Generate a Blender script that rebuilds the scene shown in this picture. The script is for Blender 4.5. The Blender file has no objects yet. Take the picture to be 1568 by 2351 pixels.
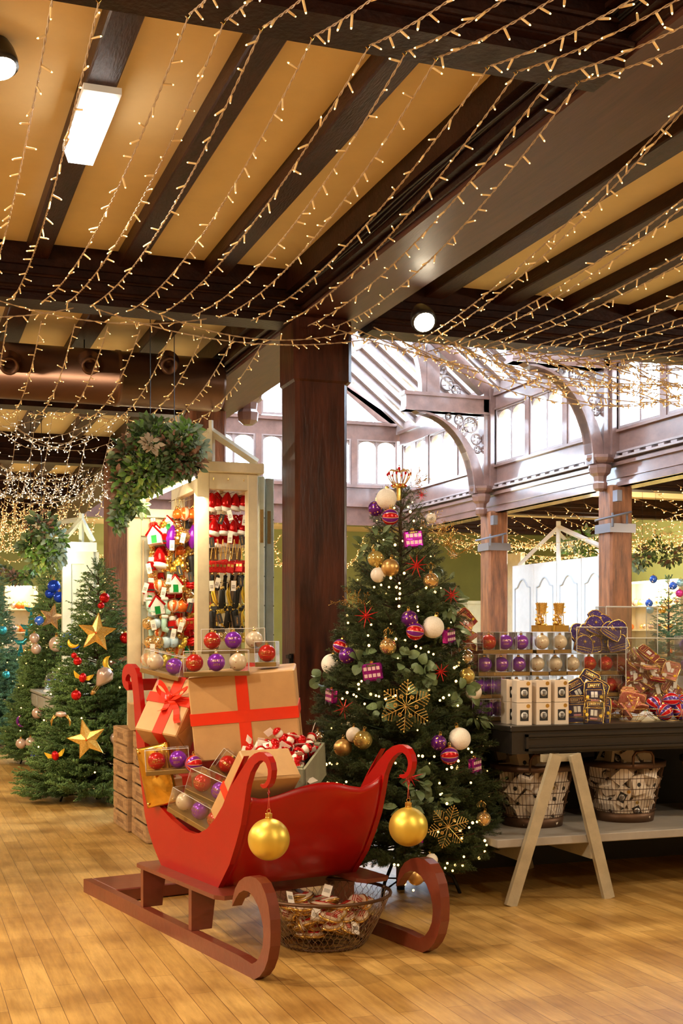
import bpy, math, random
from math import sin, cos, pi, radians
from mathutils import Vector, Matrix, Euler
import numpy as np
SC = bpy.context.scene
COL = SC.collection
# ---------------------------------------------------------------- camera, sky, lights, exposure
F, EYE, HZ, TH = 2850.0, 1.4, 1465.0, radians(19.68)
CM = Matrix.Rotation(-TH, 4, 'Z')
camd = bpy.data.cameras.new('camera'); cam = bpy.data.objects.new('camera', camd); COL.objects.link(cam)
cam.location = (0, 0, EYE); cam.rotation_euler = (pi/2, 0, -TH)
camd.sensor_fit = 'HORIZONTAL'; camd.sensor_width = 24; camd.lens = 24*F/1568
camd.shift_y = (HZ-1175.5)/1568; camd.clip_end = 200
SC.camera = cam
SC.view_settings.view_transform = 'Standard'; SC.view_settings.look = 'None'
SC.view_settings.exposure = 0.0; SC.view_settings.gamma = 1; SC.view_settings.use_curve_mapping = False
wd = bpy.data.worlds.new('sky'); SC.world = wd; wd.use_nodes = True
wd.node_tree.nodes['Background'].inputs[0].default_value = (0.66, 0.82, 1.0, 1)
wd.node_tree.nodes['Background'].inputs[1].default_value = 23.0
LAMPS = []
def lamp(kind, loc, power, color=(1, .74, .42), size=.3, rot=None, spot=None, parent=None, name='lamp_light', blend=.6):
    d = bpy.data.lights.new(name, kind); d.energy = power; d.color = color
    if kind == 'AREA': d.shape = 'DISK'; d.size = size
    else: d.shadow_soft_size = size
    if spot: d.spot_size = radians(spot); d.spot_blend = blend
    o = bpy.data.objects.new(name, d); COL.objects.link(o); o.location = loc
    if rot: o.rotation_euler = rot
    if parent: o.parent = parent
    return o
WARM = (1, .76, .48); SOFT = (1, .86, .66)
# ---------------------------------------------------------------- geometry of the view: pixel + depth -> point in the room
def W(u, v, Z): return CM @ Vector(((u-784)/F*Z, Z, EYE-(v-HZ)/F*Z))
def WZ(u, v, z): return W(u, v, (EYE-z)*F/(v-HZ))          # on a horizontal plane
def WY(u, v, Y):
    a = (u-784)/F; Z = Y/(cos(TH)-a*sin(TH)); return W(u, v, Z)
def WX(u, v, X):
    a = (u-784)/F; Z = X/(a*cos(TH)+sin(TH)); return W(u, v, Z)
rnd = random.Random(7)
def U(a, b): return rnd.uniform(a, b)
# ---------------------------------------------------------------- materials
MATS = {}
def mat(name, col, rough=.5, metal=0, var=0, vscale=8, bump=0, bscale=40, emit=0, ecol=None, trans=0, coat=0, spec=.5, stretch=None, col2=None, sub=0):
    if name in MATS: return MATS[name]
    m = bpy.data.materials.new(name); m.use_nodes = True; nt = m.node_tree; N = nt.nodes; L = nt.links
    b = N['Principled BSDF']; I = b.inputs
    I['Base Color'].default_value = (*col, 1); I['Roughness'].default_value = rough; I['Metallic'].default_value = metal
    I['Specular IOR Level'].default_value = spec; I['Coat Weight'].default_value = coat; I['Coat Roughness'].default_value = .12
    I['Transmission Weight'].default_value = trans
    if sub: I['Subsurface Weight'].default_value = sub; I['Subsurface Radius'].default_value = (.01, .008, .005)
    if emit: I['Emission Color'].default_value = (*(ecol or col), 1); I['Emission Strength'].default_value = emit
    tc = N.new('ShaderNodeTexCoord'); mp = N.new('ShaderNodeMapping'); L.new(tc.outputs['Object'], mp.inputs[0])
    if stretch: mp.inputs['Scale'].default_value = stretch
    if var:
        n = N.new('ShaderNodeTexNoise'); n.inputs['Scale'].default_value = vscale; n.inputs['Detail'].default_value = 6; n.inputs['Roughness'].default_value = .65
        L.new(mp.outputs[0], n.inputs['Vector'])
        r = N.new('ShaderNodeValToRGB'); e = r.color_ramp.elements; e[0].position = .3; e[1].position = .7
        c2 = col2 or tuple(min(1, c*(1+var)) for c in col); c1 = tuple(c*(1-var) for c in col)
        e[0].color = (*c1, 1); e[1].color = (*c2, 1)
        L.new(n.outputs['Fac'], r.inputs[0]); L.new(r.outputs[0], I['Base Color'])
    if bump:
        n2 = N.new('ShaderNodeTexNoise'); n2.inputs['Scale'].default_value = bscale; n2.inputs['Detail'].default_value = 5
        L.new(mp.outputs[0], n2.inputs['Vector'])
        bp = N.new('ShaderNodeBump'); bp.inputs['Strength'].default_value = bump; bp.inputs['Distance'].default_value = .01
        L.new(n2.outputs['Fac'], bp.inputs['Height']); L.new(bp.outputs[0], I['Normal'])
    MATS[name] = m; return m
def floor_mat():
    m = bpy.data.materials.new('floor_planks'); m.use_nodes = True; nt = m.node_tree; N = nt.nodes; L = nt.links
    b = N['Principled BSDF']; tc = N.new('ShaderNodeTexCoord'); mp = N.new('ShaderNodeMapping'); mp.inputs['Rotation'].default_value = (0, 0, pi/2)
    L.new(tc.outputs['Object'], mp.inputs[0])
    br = N.new('ShaderNodeTexBrick'); L.new(mp.outputs[0], br.inputs['Vector'])
    br.inputs['Scale'].default_value = 1; br.inputs['Brick Width'].default_value = .8; br.inputs['Row Height'].default_value = .098
    br.inputs['Mortar Size'].default_value = .0013; br.inputs['Mortar Smooth'].default_value = .3; br.offset = .37; br.offset_frequency = 2
    br.inputs['Color1'].default_value = (.70, .46, .155, 1); br.inputs['Color2'].default_value = (.50, .295, .08, 1); br.inputs['Mortar'].default_value = (.13, .055, .015, 1)
    mp2 = N.new('ShaderNodeMapping'); mp2.inputs['Scale'].default_value = (9, .9, 1); L.new(tc.outputs['Object'], mp2.inputs[0])
    n = N.new('ShaderNodeTexNoise'); n.inputs['Scale'].default_value = 4; n.inputs['Detail'].default_value = 8; n.inputs['Roughness'].default_value = .7; L.new(mp2.outputs[0], n.inputs['Vector'])
    n2 = N.new('ShaderNodeTexNoise'); n2.inputs['Scale'].default_value = 2.2; n2.inputs['Detail'].default_value = 7; L.new(tc.outputs['Object'], n2.inputs['Vector'])
    r = N.new('ShaderNodeValToRGB'); r.color_ramp.elements[0].position = .32; r.color_ramp.elements[1].position = .68
    r.color_ramp.elements[0].color = (.60, .53, .43, 1); r.color_ramp.elements[1].color = (1.1, 1.08, 1.05, 1); L.new(n.outputs['Fac'], r.inputs[0])
    r2 = N.new('ShaderNodeValToRGB'); r2.color_ramp.elements[0].position = .36; r2.color_ramp.elements[1].position = .58
    r2.color_ramp.elements[0].color = (.56, .47, .38, 1); r2.color_ramp.elements[1].color = (1, 1, 1, 1); L.new(n2.outputs['Fac'], r2.inputs[0])
    m1 = N.new('ShaderNodeMix'); m1.data_type = 'RGBA'; m1.blend_type = 'MULTIPLY'; m1.inputs[0].default_value = .8
    L.new(br.outputs['Color'], m1.inputs[6]); L.new(r.outputs[0], m1.inputs[7])
    m2 = N.new('ShaderNodeMix'); m2.data_type = 'RGBA'; m2.blend_type = 'MULTIPLY'; m2.inputs[0].default_value = .8
    L.new(m1.outputs[2], m2.inputs[6]); L.new(r2.outputs[0], m2.inputs[7]); L.new(m2.outputs[2], b.inputs['Base Color'])
    b.inputs['Roughness'].default_value = .34
    mr = N.new('ShaderNodeMapRange'); mr.inputs[3].default_value = .28; mr.inputs[4].default_value = .5; L.new(n2.outputs['Fac'], mr.inputs[0]); L.new(mr.outputs[0], b.inputs['Roughness'])
    bp = N.new('ShaderNodeBump'); bp.inputs['Strength'].default_value = .25; bp.inputs['Distance'].default_value = .004; bp.invert = True
    L.new(br.outputs['Fac'], bp.inputs['Height']); L.new(bp.outputs[0], b.inputs['Normal'])
    return m
def clear_mat(name, tint=(1, 1, 1), refl=.10, rough=.06):
    m = bpy.data.materials.new(name); m.use_nodes = True; nt = m.node_tree; N = nt.nodes; L = nt.links
    N.remove(N['Principled BSDF']); t = N.new('ShaderNodeBsdfTransparent'); t.inputs[0].default_value = (*tint, 1)
    g = N.new('ShaderNodeBsdfGlossy'); g.inputs['Roughness'].default_value = rough
    lw = N.new('ShaderNodeLayerWeight'); lw.inputs[0].default_value = .25
    mr = N.new('ShaderNodeMapRange'); mr.inputs[3].default_value = refl; mr.inputs[4].default_value = .8; L.new(lw.outputs['Facing'], mr.inputs[0])
    mx = N.new('ShaderNodeMixShader'); L.new(mr.outputs[0], mx.inputs[0]); L.new(t.outputs[0], mx.inputs[1]); L.new(g.outputs[0], mx.inputs[2])
    no = N.new('ShaderNodeTexNoise'); no.inputs['Scale'].default_value = 25; bp = N.new('ShaderNodeBump'); bp.inputs['Strength'].default_value = .25
    L.new(no.outputs['Fac'], bp.inputs['Height']); L.new(bp.outputs[0], g.inputs['Normal'])
    L.new(mx.outputs[0], N['Material Output'].inputs[0]); return m
def speckle_mat(name, base, dot, scale=90, thr=.16, rough=.35, metal=.3, dmetal=1):
    m = mat(name, base, rough=rough, metal=metal); nt = m.node_tree; N = nt.nodes; L = nt.links; b = N['Principled BSDF']
    tc = N.new('ShaderNodeTexCoord'); v = N.new('ShaderNodeTexVoronoi'); v.inputs['Scale'].default_value = scale; L.new(tc.outputs['Object'], v.inputs['Vector'])
    r = N.new('ShaderNodeValToRGB'); e = r.color_ramp.elements; r.color_ramp.interpolation = 'CONSTANT'; e[0].position = 0; e[0].color = (*dot, 1); e[1].position = thr; e[1].color = (*base, 1)
    L.new(v.outputs['Distance'], r.inputs[0]); L.new(r.outputs[0], b.inputs['Base Color']); return m
def glitter_mat(name, base, base2, scale=260, rough=.3, metal=.8, strength=.9):
    m = mat(name, base, rough=rough, metal=metal); nt = m.node_tree; N = nt.nodes; L = nt.links; b = N['Principled BSDF']
    tc = N.new('ShaderNodeTexCoord'); v = N.new('ShaderNodeTexVoronoi'); v.inputs['Scale'].default_value = scale; L.new(tc.outputs['Object'], v.inputs['Vector'])
    mx = N.new('ShaderNodeMix'); mx.data_type = 'RGBA'; mx.inputs[6].default_value = (*base, 1); mx.inputs[7].default_value = (*base2, 1)
    sp = N.new('ShaderNodeSeparateColor'); L.new(v.outputs['Color'], sp.inputs[0]); L.new(sp.outputs[0], mx.inputs[0]); L.new(mx.outputs[2], b.inputs['Base Color'])
    bp = N.new('ShaderNodeBump'); bp.inputs['Strength'].default_value = strength; bp.inputs['Distance'].default_value = .004
    L.new(sp.outputs[1], bp.inputs['Height']); L.new(bp.outputs[0], b.inputs['Normal']); return m
def stripe_mat(name, cols, n, rough=.25, metal=.4, axis='Y', gold=True, tilt=(0, 0, 0)):
    # meridian stripes around the hanging axis of a bauble
    m = mat(name, cols[0], rough=rough, metal=metal); nt = m.node_tree; N = nt.nodes; L = nt.links; b = N['Principled BSDF']
    tc = N.new('ShaderNodeTexCoord'); mp = N.new('ShaderNodeMapping'); mp.inputs['Rotation'].default_value = tilt; L.new(tc.outputs['Object'], mp.inputs[0])
    g = N.new('ShaderNodeTexGradient'); g.gradient_type = 'RADIAL'; L.new(mp.outputs[0], g.inputs[0])
    mu = N.new('ShaderNodeMath'); mu.operation = 'MULTIPLY'; mu.inputs[1].default_value = n; L.new(g.outputs['Fac'], mu.inputs[0])
    fr = N.new('ShaderNodeMath'); fr.operation = 'FRACT'; L.new(mu.outputs[0], fr.inputs[0])
    r = N.new('ShaderNodeValToRGB'); r.color_ramp.interpolation = 'CONSTANT'; e = r.color_ramp.elements
    A, B, G = cols; e[0].position = 0; e[0].color = (*A, 1); e[1].position = .46; e[1].color = (*G, 1)
    x = e.new(.52); x.color = (*B, 1); x = e.new(.94); x.color = (*G, 1)
    L.new(fr.outputs[0], r.inputs[0]); L.new(r.outputs[0], b.inputs['Base Color']); return m
# woods and walls
M_floor = floor_mat()
M_plaster = mat('ceiling_plaster', (.84, .66, .34), .8, var=.05, vscale=2.5, bump=.12, bscale=14)
M_beam = mat('dark_oak', (.022, .0065, .0032), .42, var=.5, vscale=3, bump=.3, bscale=14, coat=.0, spec=.16, stretch=(3, 3, 3))
M_joist = mat('joist_oak', (.034, .0105, .0052), .42, var=.5, vscale=5, bump=.35, bscale=20, coat=.0, spec=.2, stretch=(6, 1, 6))
M_soffit = mat('soffit_oak', (.075, .024, .016), .45, var=.3, vscale=4, bump=.12, bscale=30, coat=.04, spec=.3, stretch=(8, .6, 8))
M_pillar = mat('pillar_oak', (.050, .012, .0045), .30, var=.7, vscale=3.0, bump=.25, bscale=9, coat=.06, spec=.25, stretch=(5, 5, .8))
M_atr = mat('atrium_oak', (.20, .105, .080), .30, var=.3, vscale=2, bump=.12, bscale=10, coat=1.0, stretch=(2, 1, 2))
M_atr2 = mat('atrium_oak_pale', (.30, .22, .20), .36, var=.25, vscale=3, coat=.4)
M_post = mat('post_oak', (.22, .078, .028), .5, var=.6, vscale=3, bump=.5, bscale=12, stretch=(5, 5, .7))
M_green = mat('green_wall_paint', (.30, .34, .12), .7, var=.08, vscale=2)
M_cream = mat('cream_paint', (.72, .63, .42), .5, var=.10, vscale=7, bump=.12, bscale=24)
M_white = mat('white_paint', (.80, .82, .82), .5, var=.06, vscale=5, bump=.05)
M_sage = mat('sage_paint', (.56, .60, .50), .5, var=.12, vscale=8)
M_wallw = mat('warm_wall_paint', (.62, .46, .26), .75, var=.06, vscale=3)
M_black = mat('black_paint', (.018, .015, .013), .35, var=.2, vscale=6, coat=.2)
M_iron = mat('black_iron', (.02, .019, .018), .4, metal=.6)
M_grey = mat('grey_metal', (.20, .19, .21), .4, metal=.7)
M_duct = mat('bronze_duct', (.15, .075, .045), .34, metal=.75, var=.15, vscale=2)
M_glass = clear_mat('window_glass', (1, 1, 1), .02, .02)
M_clear = clear_mat('clear_plastic', (.99, .99, .99), .025, .05)
M_acry = clear_mat('clear_acrylic', (.98, .99, .99), .03, .03)
M_red = mat('red_gloss_paint', (.35, .0014, .0010), .32, var=.06, vscale=5, bump=.06, bscale=260, coat=.3, spec=.35)
M_brown = mat('brown_gloss_paint', (.16, .030, .014), .34, var=.15, vscale=6, bump=.12, bscale=30, coat=.45)
M_kraft = mat('kraft_paper', (.52, .31, .13), .5, var=.07, vscale=10, bump=.05, bscale=30)
M_ribbon = mat('red_satin_ribbon', (.72, .03, .008), .32, var=.05, vscale=6, coat=.2)
M_goldf = mat('gold_foil', (.72, .42, .07), .22, metal=1, bump=.35, bscale=14)
M_goldc = mat('gold_card', (.36, .22, .065), .38, metal=.55)
M_gold = mat('gold_satin', (.80, .60, .10), .40, metal=.75, var=.04, vscale=4)
M_goldm = mat('gold_metal', (.80, .55, .17), .25, metal=1)
M_goldg = glitter_mat('gold_glitter', (.75, .42, .06), (1, .78, .3))
M_goldrib = mat('ribbed_gold', (.62, .38, .13), .38, metal=.8)
M_copper = glitter_mat('copper_glitter', (.34, .20, .11), (.75, .55, .36), 220)
M_wglit = glitter_mat('white_snow_glitter', (.86, .80, .68), (1, .95, .84), 320, rough=.6, metal=0, strength=.7)
M_wsat = mat('white_satin', (.85, .78, .66), .3, var=.04)
M_pglit = speckle_mat('purple_gold_glitter', (.13, .015, .22), (.95, .62, .18), 62, .27, .3, .5)
M_pbaub = mat('purple_bauble', (.24, .015, .52), .2, metal=.35, var=.2, vscale=14)
M_rbaub = speckle_mat('red_bauble', (.55, .006, .006), (.75, .42, .06), 48, .16, .22, .3)
M_cbaub = speckle_mat('cream_bauble', (.74, .62, .44), (.35, .06, .04), 46, .17, .3, .15)
M_stripe = stripe_mat('red_purple_stripes', ((.58, .01, .012), (.20, .02, .30), (.9, .66, .40)), 5, tilt=(.3, pi/2, 0))
M_jack = stripe_mat('red_white_blue_stripes', ((.58, .01, .02), (.10, .05, .30), (.85, .75, .7)), 6, tilt=(.2, pi/2+.5, 0))
M_cglass = mat('gold_tinted_glass', (.85, .62, .30), .06, metal=.85)
M_ctrans = mat('gold_veined_glass', (.80, .56, .18), .12, metal=.65, var=.5, vscale=30)
M_silver = mat('mirror_silver', (.75, .70, .66), .05, metal=1)
M_blue = mat('cobalt_gloss', (.01, .06, .62), .15, metal=.5)
M_bluep = speckle_mat('blue_white_pattern', (.03, .12, .6), (.85, .9, .95), 40, .3, .25, .1)
M_teal = glitter_mat('teal_glitter', (.0, .22, .34), (.1, .62, .75), 200)
M_pearl = mat('pink_pearl', (.62, .46, .38), .25, metal=.45)
M_magn = mat('magenta_foil', (.42, .03, .42), .2, metal=.85, bump=.2, bscale=60)
M_redsh = mat('red_shiny', (.60, .008, .01), .15, metal=.6)
M_redg = glitter_mat('red_glitter', (.45, .004, .008), (.85, .04, .03), 300, metal=.5)
M_navy = speckle_mat('navy_star_fabric', (.045, .018, .15), (.85, .8, .75), 110, .17, .8, 0)
M_navyp = mat('navy_fabric', (.03, .022, .07), .8)
M_orange = mat('orange_gloss', (.8, .17, .02), .2, metal=.3)
M_green2 = mat('green_gloss', (.01, .32, .06), .2, metal=.3)
M_pink = mat('pink_gloss', (.85, .25, .35), .25)
M_mint = mat('mint_gloss', (.45, .72, .62), .3)
M_whiteg = mat('white_gloss', (.86, .84, .8), .25)
M_yellow = mat('yellow_gloss', (.85, .55, .04), .25, metal=.3)
M_tag = mat('paper_tag', (.85, .80, .72), .6)
M_card = mat('white_card', (.80, .70, .58), .55)
M_ink = mat('black_ink', (.02, .02, .02), .6)
M_crate = mat('weathered_crate', (.46, .28, .13), .7, var=.4, vscale=5, bump=.4, bscale=20, stretch=(1, 1, 6))
M_tray = mat('grey_green_paint', (.26, .27, .18), .5, var=.2, vscale=10)
M_wire = mat('rusty_wire', (.13, .07, .04), .5, metal=.7)
M_lace = mat('brass_wire', (.30, .21, .13), .45, metal=.8)
M_needle = mat('needle_green', (.030, .055, .010), .6, var=.5, vscale=5, col2=(.085, .115, .022))
M_needle2 = mat('fir_green', (.05, .13, .03), .5, var=.5, vscale=3, col2=(.24, .40, .11))
M_needle3 = mat('blue_fir_green', (.06, .20, .10), .5, var=.5, vscale=3, col2=(.22, .46, .26))
M_bark = mat('bark', (.08, .04, .02), .8)
M_euc = mat('eucalyptus_green', (.13, .19, .08), .5, var=.3, vscale=4)
M_leaf = mat('leaf_green', (.14, .30, .06), .45, var=.5, vscale=6)
M_leafd = mat('leaf_dark', (.045, .09, .03), .45, var=.5, vscale=6)
M_leafb = mat('leaf_blue_green', (.28, .40, .32), .5, var=.2)
M_leafr = mat('leaf_bronze', (.24, .13, .08), .55, var=.3)
M_cable = mat('cream_cable', (.50, .36, .22), .6)
M_bulb = mat('bulb_shell', (.86, .60, .26), .45, emit=.10, ecol=(1, .62, .22))
M_tip = mat('bulb_tip', (1, .8, .45), .4, emit=5, ecol=(1, .60, .20))
M_tipw = mat('bulb_tip_white', (1, .9, .7), .4, emit=5, ecol=(1, .80, .52))
M_tube = mat('fluorescent_diffuser', (1, 1, 1), .4, emit=7, ecol=(1, .96, .90))
M_lampw = mat('lamp_lens', (1, .9, .7), .4, emit=40, ecol=(1, .84, .6))
M_strip = mat('strip_lamp', (1, .8, .5), .4, emit=24, ecol=(1, .78, .45))
# ---------------------------------------------------------------- mesh builder
class MB:
    def __init__(s): s.v = []; s.f = []; s.m = []; s.mi = 0
    def add(s, vs, fs):
        n = len(s.v); s.v += [tuple(p) for p in vs]; s.f += [tuple(i+n for i in f) for f in fs]; s.m += [s.mi]*len(fs); return s
    def box(s, lo, hi, M=None, bev=0):
        x0, y0, z0 = lo; x1, y1, z1 = hi
        if bev:
            b = bev; vs = []; 
            for z, i in ((z0, b), (z0+b, 0), (z1-b, 0), (z1, b)):
                vs += [(x0+b+i, y0+i, z), (x1-b-i, y0+i, z), (x1-i, y0+b+i, z), (x1-i, y1-b-i, z), (x1-b-i, y1-i, z), (x0+b+i, y1-i, z), (x0+i, y1-b-i, z), (x0+i, y0+b+i, z)]
            fs = [tuple(range(7, -1, -1)), tuple(range(24, 32))]
            for k in range(3):
                for j in range(8): a = k*8+j; c = k*8+(j+1) % 8; fs.append((a, c, c+8, a+8))
        else:
            vs = [(x0, y0, z0), (x1, y0, z0), (x1, y1, z0), (x0, y1, z0), (x0, y0, z1), (x1, y0, z1), (x1, y1, z1), (x0, y1, z1)]
            fs = [(0, 3, 2, 1), (4, 5, 6, 7), (0, 1, 5, 4), (1, 2, 6, 5), (2, 3, 7, 6), (3, 0, 4, 7)]
        if M is not None: vs = [M @ Vector(p) for p in vs]
        return s.add(vs, fs)
    def cbox(s, c, d, M=None, bev=0):
        return s.box([c[i]-d[i]/2 for i in range(3)], [c[i]+d[i]/2 for i in range(3)], M, bev)
    def tube(s, pts, r, n=6, caps=True, flat=None):
        pts = [Vector(p) for p in pts]; m = len(pts); vs = []; prev = None
        for i, p in enumerate(pts):
            t = (pts[min(i+1, m-1)]-pts[max(i-1, 0)])
            t = t.normalized() if t.length > 1e-9 else Vector((0, 0, 1))
            if prev is None:
                a = Vector((0, 0, 1)) if abs(t.z) < .9 else Vector((1, 0, 0)); x = t.cross(a).normalized()
            else: x = (prev-t*prev.dot(t)); x = x.normalized() if x.length > 1e-6 else t.orthogonal().normalized()
            prev = x; y = t.cross(x); rr = r[i] if isinstance(r, (list, tuple)) else r
            for k in range(n):
                a = 2*pi*k/n; vs.append(p+x*cos(a)*rr+y*sin(a)*rr*(flat or 1))
        fs = [(i*n+k, i*n+(k+1) % n, (i+1)*n+(k+1) % n, (i+1)*n+k) for i in range(m-1) for k in range(n)]
        if caps: fs += [tuple(range(n-1, -1, -1)), tuple((m-1)*n+k for k in range(n))]
        return s.add(vs, fs)
    def lathe(s, prof, n=16, c=(0, 0, 0), M=None, sx=1, sy=1, ribs=0, ramp=0):
        vs = []
        for r, z in prof:
            for k in range(n):
                a = 2*pi*k/n; q = r*(1+(ramp*cos(ribs*a) if ribs else 0)); vs.append(Vector((c[0]+q*cos(a)*sx, c[1]+q*sin(a)*sy, c[2]+z)))
        if M is not None: vs = [M @ p for p in vs]
        fs = [(i*n+k, i*n+(k+1) % n, (i+1)*n+(k+1) % n, (i+1)*n+k) for i in range(len(prof)-1) for k in range(n)]
        fs += [tuple(range(n-1, -1, -1)), tuple((len(prof)-1)*n+k for k in range(n))]
        return s.add(vs, fs)
    def ball(s, c, r, n=16, m=10, M=None, sz=1, ribs=0, ramp=0):
        return s.lathe([(max(r*sin(pi*i/m), r*.02), -r*cos(pi*i/m)*sz) for i in range(m+1)], n, c, M, ribs=ribs, ramp=ramp)
    def prism(s, poly, f, t0, t1):     # poly of 2-D points; f(a,b,t)->3-D
        n = len(poly); vs = [f(a, b, t0) for a, b in poly]+[f(a, b, t1) for a, b in poly]
        fs = [tuple(range(n)), tuple(range(2*n-1, n-1, -1))]+[(i, i+n, (i+1) % n+n, (i+1) % n) for i in range(n)]
        return s.add(vs, fs)
    def sheet(s, P, Q, t):             # thick sheet: P grid [i][j] of points, Q(i,j) offset vector * t
        I = len(P); J = len(P[0]); vs = [P[i][j] for i in range(I) for j in range(J)]+[P[i][j]+Q*t for i in range(I) for j in range(J)]; o = I*J; fs = []
        for i in range(I-1):
            for j in range(J-1):
                a = i*J+j; fs += [(a, a+1, a+J+1, a+J), (o+a, o+a+J, o+a+J+1, o+a+1)]
        for j in range(J-1): a = j; b = (I-1)*J+j; fs += [(a, a+o, a+1+o, a+1), (b, b+1, b+1+o, b+o)]
        for i in range(I-1): a = i*J; b = i*J+J-1; fs += [(a, a+J, a+J+o, a+o), (b, b+o, b+J+o, b+J)]
        return s.add(vs, fs)
    def build(s, name, mats, parent=None, smooth=False, M=None):
        me = bpy.data.meshes.new(name); me.from_pydata(s.v, [], s.f)
        if not isinstance(mats, (list, tuple)): mats = [mats]
        for m in mats: me.materials.append(m)
        if len(mats) > 1: me.polygons.foreach_set('material_index', s.m)
        if smooth: me.shade_smooth(); 
        me.update(); o = bpy.data.objects.new(name, me); COL.objects.link(o)
        if parent: o.parent = parent
        if M is not None: o.matrix_local = M
        return o
def tag(o, label=None, cat=None, group=None, kind=None):
    if label: o['label'] = label
    if cat: o['category'] = cat
    if group: o['group'] = group
    if kind: o['kind'] = kind
    return o
def thing(name, M=None, label=None, cat=None, group=None, kind=None):
    o = bpy.data.objects.new(name, None); COL.objects.link(o); o.empty_display_size = .05
    if M is not None: o.matrix_world = M if isinstance(M, Matrix) else Matrix.Translation(M)
    return tag(o, label, cat, group, kind)
def copy_tree(o, parent=None):
    c = o.copy(); COL.objects.link(c)
    if parent: c.parent = parent
    for ch in KIDS.get(o.name) or list(o.children): copy_tree(ch, c)
    return c
KIDS = {}
PROTO = {}
def mesh_from(o):
    return o.data
def use(key, maker, M, label=None, cat=None, group=None):
    if key not in PROTO:
        o = maker(); PROTO[key] = o; bpy.context.view_layer.update()
        def rec(x):
            KIDS[x.name] = list(x.children)
            for c in x.children: rec(c)
        rec(o)
    else: o = copy_tree(PROTO[key])
    o.matrix_world = M if isinstance(M, Matrix) else Matrix.Translation(M)
    for k in ('label', 'category', 'group'):
        if k in o.keys(): del o[k]
    return tag(o, label, cat, group)
def TR(p, yaw=0, pitch=0, roll=0, sc=1):
    return Matrix.Translation(p) @ Matrix.Rotation(yaw, 4, 'Z') @ Matrix.Rotation(pitch, 4, 'X') @ Matrix.Rotation(roll, 4, 'Y') @ Matrix.Scale(sc, 4)
ORD = ['first', 'second', 'third', 'fourth', 'fifth', 'sixth', 'seventh', 'eighth', 'ninth', 'tenth', 'eleventh', 'twelfth', 'thirteenth', 'fourteenth', 'fifteenth', 'sixteenth', 'seventeenth', 'eighteenth', 'nineteenth', 'twentieth']
def ordn(i, side='left'): return ORD[i]+' from '+side
SEEN = {}
def count(k):
    SEEN[k] = SEEN.get(k, -1)+1; return SEEN[k]
def nook(base, x, y):    # where in a heap: side, and how far up on that side
    a = math.degrees(math.atan2(y, x)) % 360; s = ['right', 'back right', 'back', 'back left', 'left', 'front left', 'front', 'front right'][int((a+22.5)//45) % 8]
    if math.hypot(x, y) < .03: s = 'centre'
    k = SEEN.get((base, s), 0); SEEN[(base, s)] = k+1
    return '%s, %s from bottom at the %s' % (base, ORD[k], s)
FACE = -TH      # yaw that turns an object's front (-Y) to the viewer
TXT = {}
def text_geo(t, size=1.0):
    if t in TXT: me = TXT[t]
    else:
        cu = bpy.data.curves.new('t', 'FONT'); cu.body = t; cu.align_x = 'CENTER'; cu.align_y = 'CENTER'; cu.resolution_u = 2
        o = bpy.data.objects.new('t', cu); COL.objects.link(o); bpy.context.view_layer.update()
        me = bpy.data.meshes.new_from_object(o.evaluated_get(bpy.context.evaluated_depsgraph_get()))
        me = ([v.co.copy() for v in me.vertices], [tuple(p.vertices) for p in me.polygons])
        bpy.data.objects.remove(o); bpy.data.curves.remove(cu); TXT[t] = me
    return [v*size for v in me[0]], me[1]
def text_on(mb, t, size, f):            # f maps flat (x,y) to a 3-D point
    vs, fs = text_geo(t, size); mb.add([f(v.x, v.y) for v in vs], fs)
# ---------------------------------------------------------------- unseen fill lamps added to brighten the room (their lights live in their builders)
def pendant(x, y, z, power, label, col=SOFT):
    t = thing('added_fill_lamp', (x, y, z), label, 'lamp')
    MB().tube([(0, 0, .12), (0, 0, 3.95-z)], .006, 5).build('cord', M_black, t)
    MB().lathe([(.02, .16), (.05, .14), (.06, .11)], 12).build('cap', M_black, t)
    MB().ball((0, 0, 0), .11, 16, 10).build('globe', mat('globe_glass', (1, .9, .7), .4, emit=5, ecol=(1, .8, .5)), t, True)
    lamp('POINT', (0, 0, -.16), power, col, .12, parent=t)
pendant(-2.4, 3.2, 3.4, 400, 'added unseen pendant lamp for fill hanging to the left of the beams')
pendant(3.4, .2, 3.4, 170, 'added unseen pendant lamp for fill hanging behind the viewer')
pendant(8.2, 3.4, 3.4, 430, 'added unseen pendant lamp for fill hanging over the right bay')
pendant(-2.6, 9.5, 3.3, 300, 'added unseen pendant lamp for fill hanging at the far left')
pendant(-1.6, 17.5, 3.3, 260, 'added unseen pendant lamp for fill deep in the shop')
pendant(12.0, 12.5, 3.0, 200, 'added unseen pendant lamp for fill in the right gallery')
pendant(12.6, 20.5, 3.0, 260, 'added unseen pendant lamp for fill at the end of the right gallery')
pendant(5.6, 26.4, 3.0, 200, 'added unseen pendant lamp for fill under the far gallery')
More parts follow.
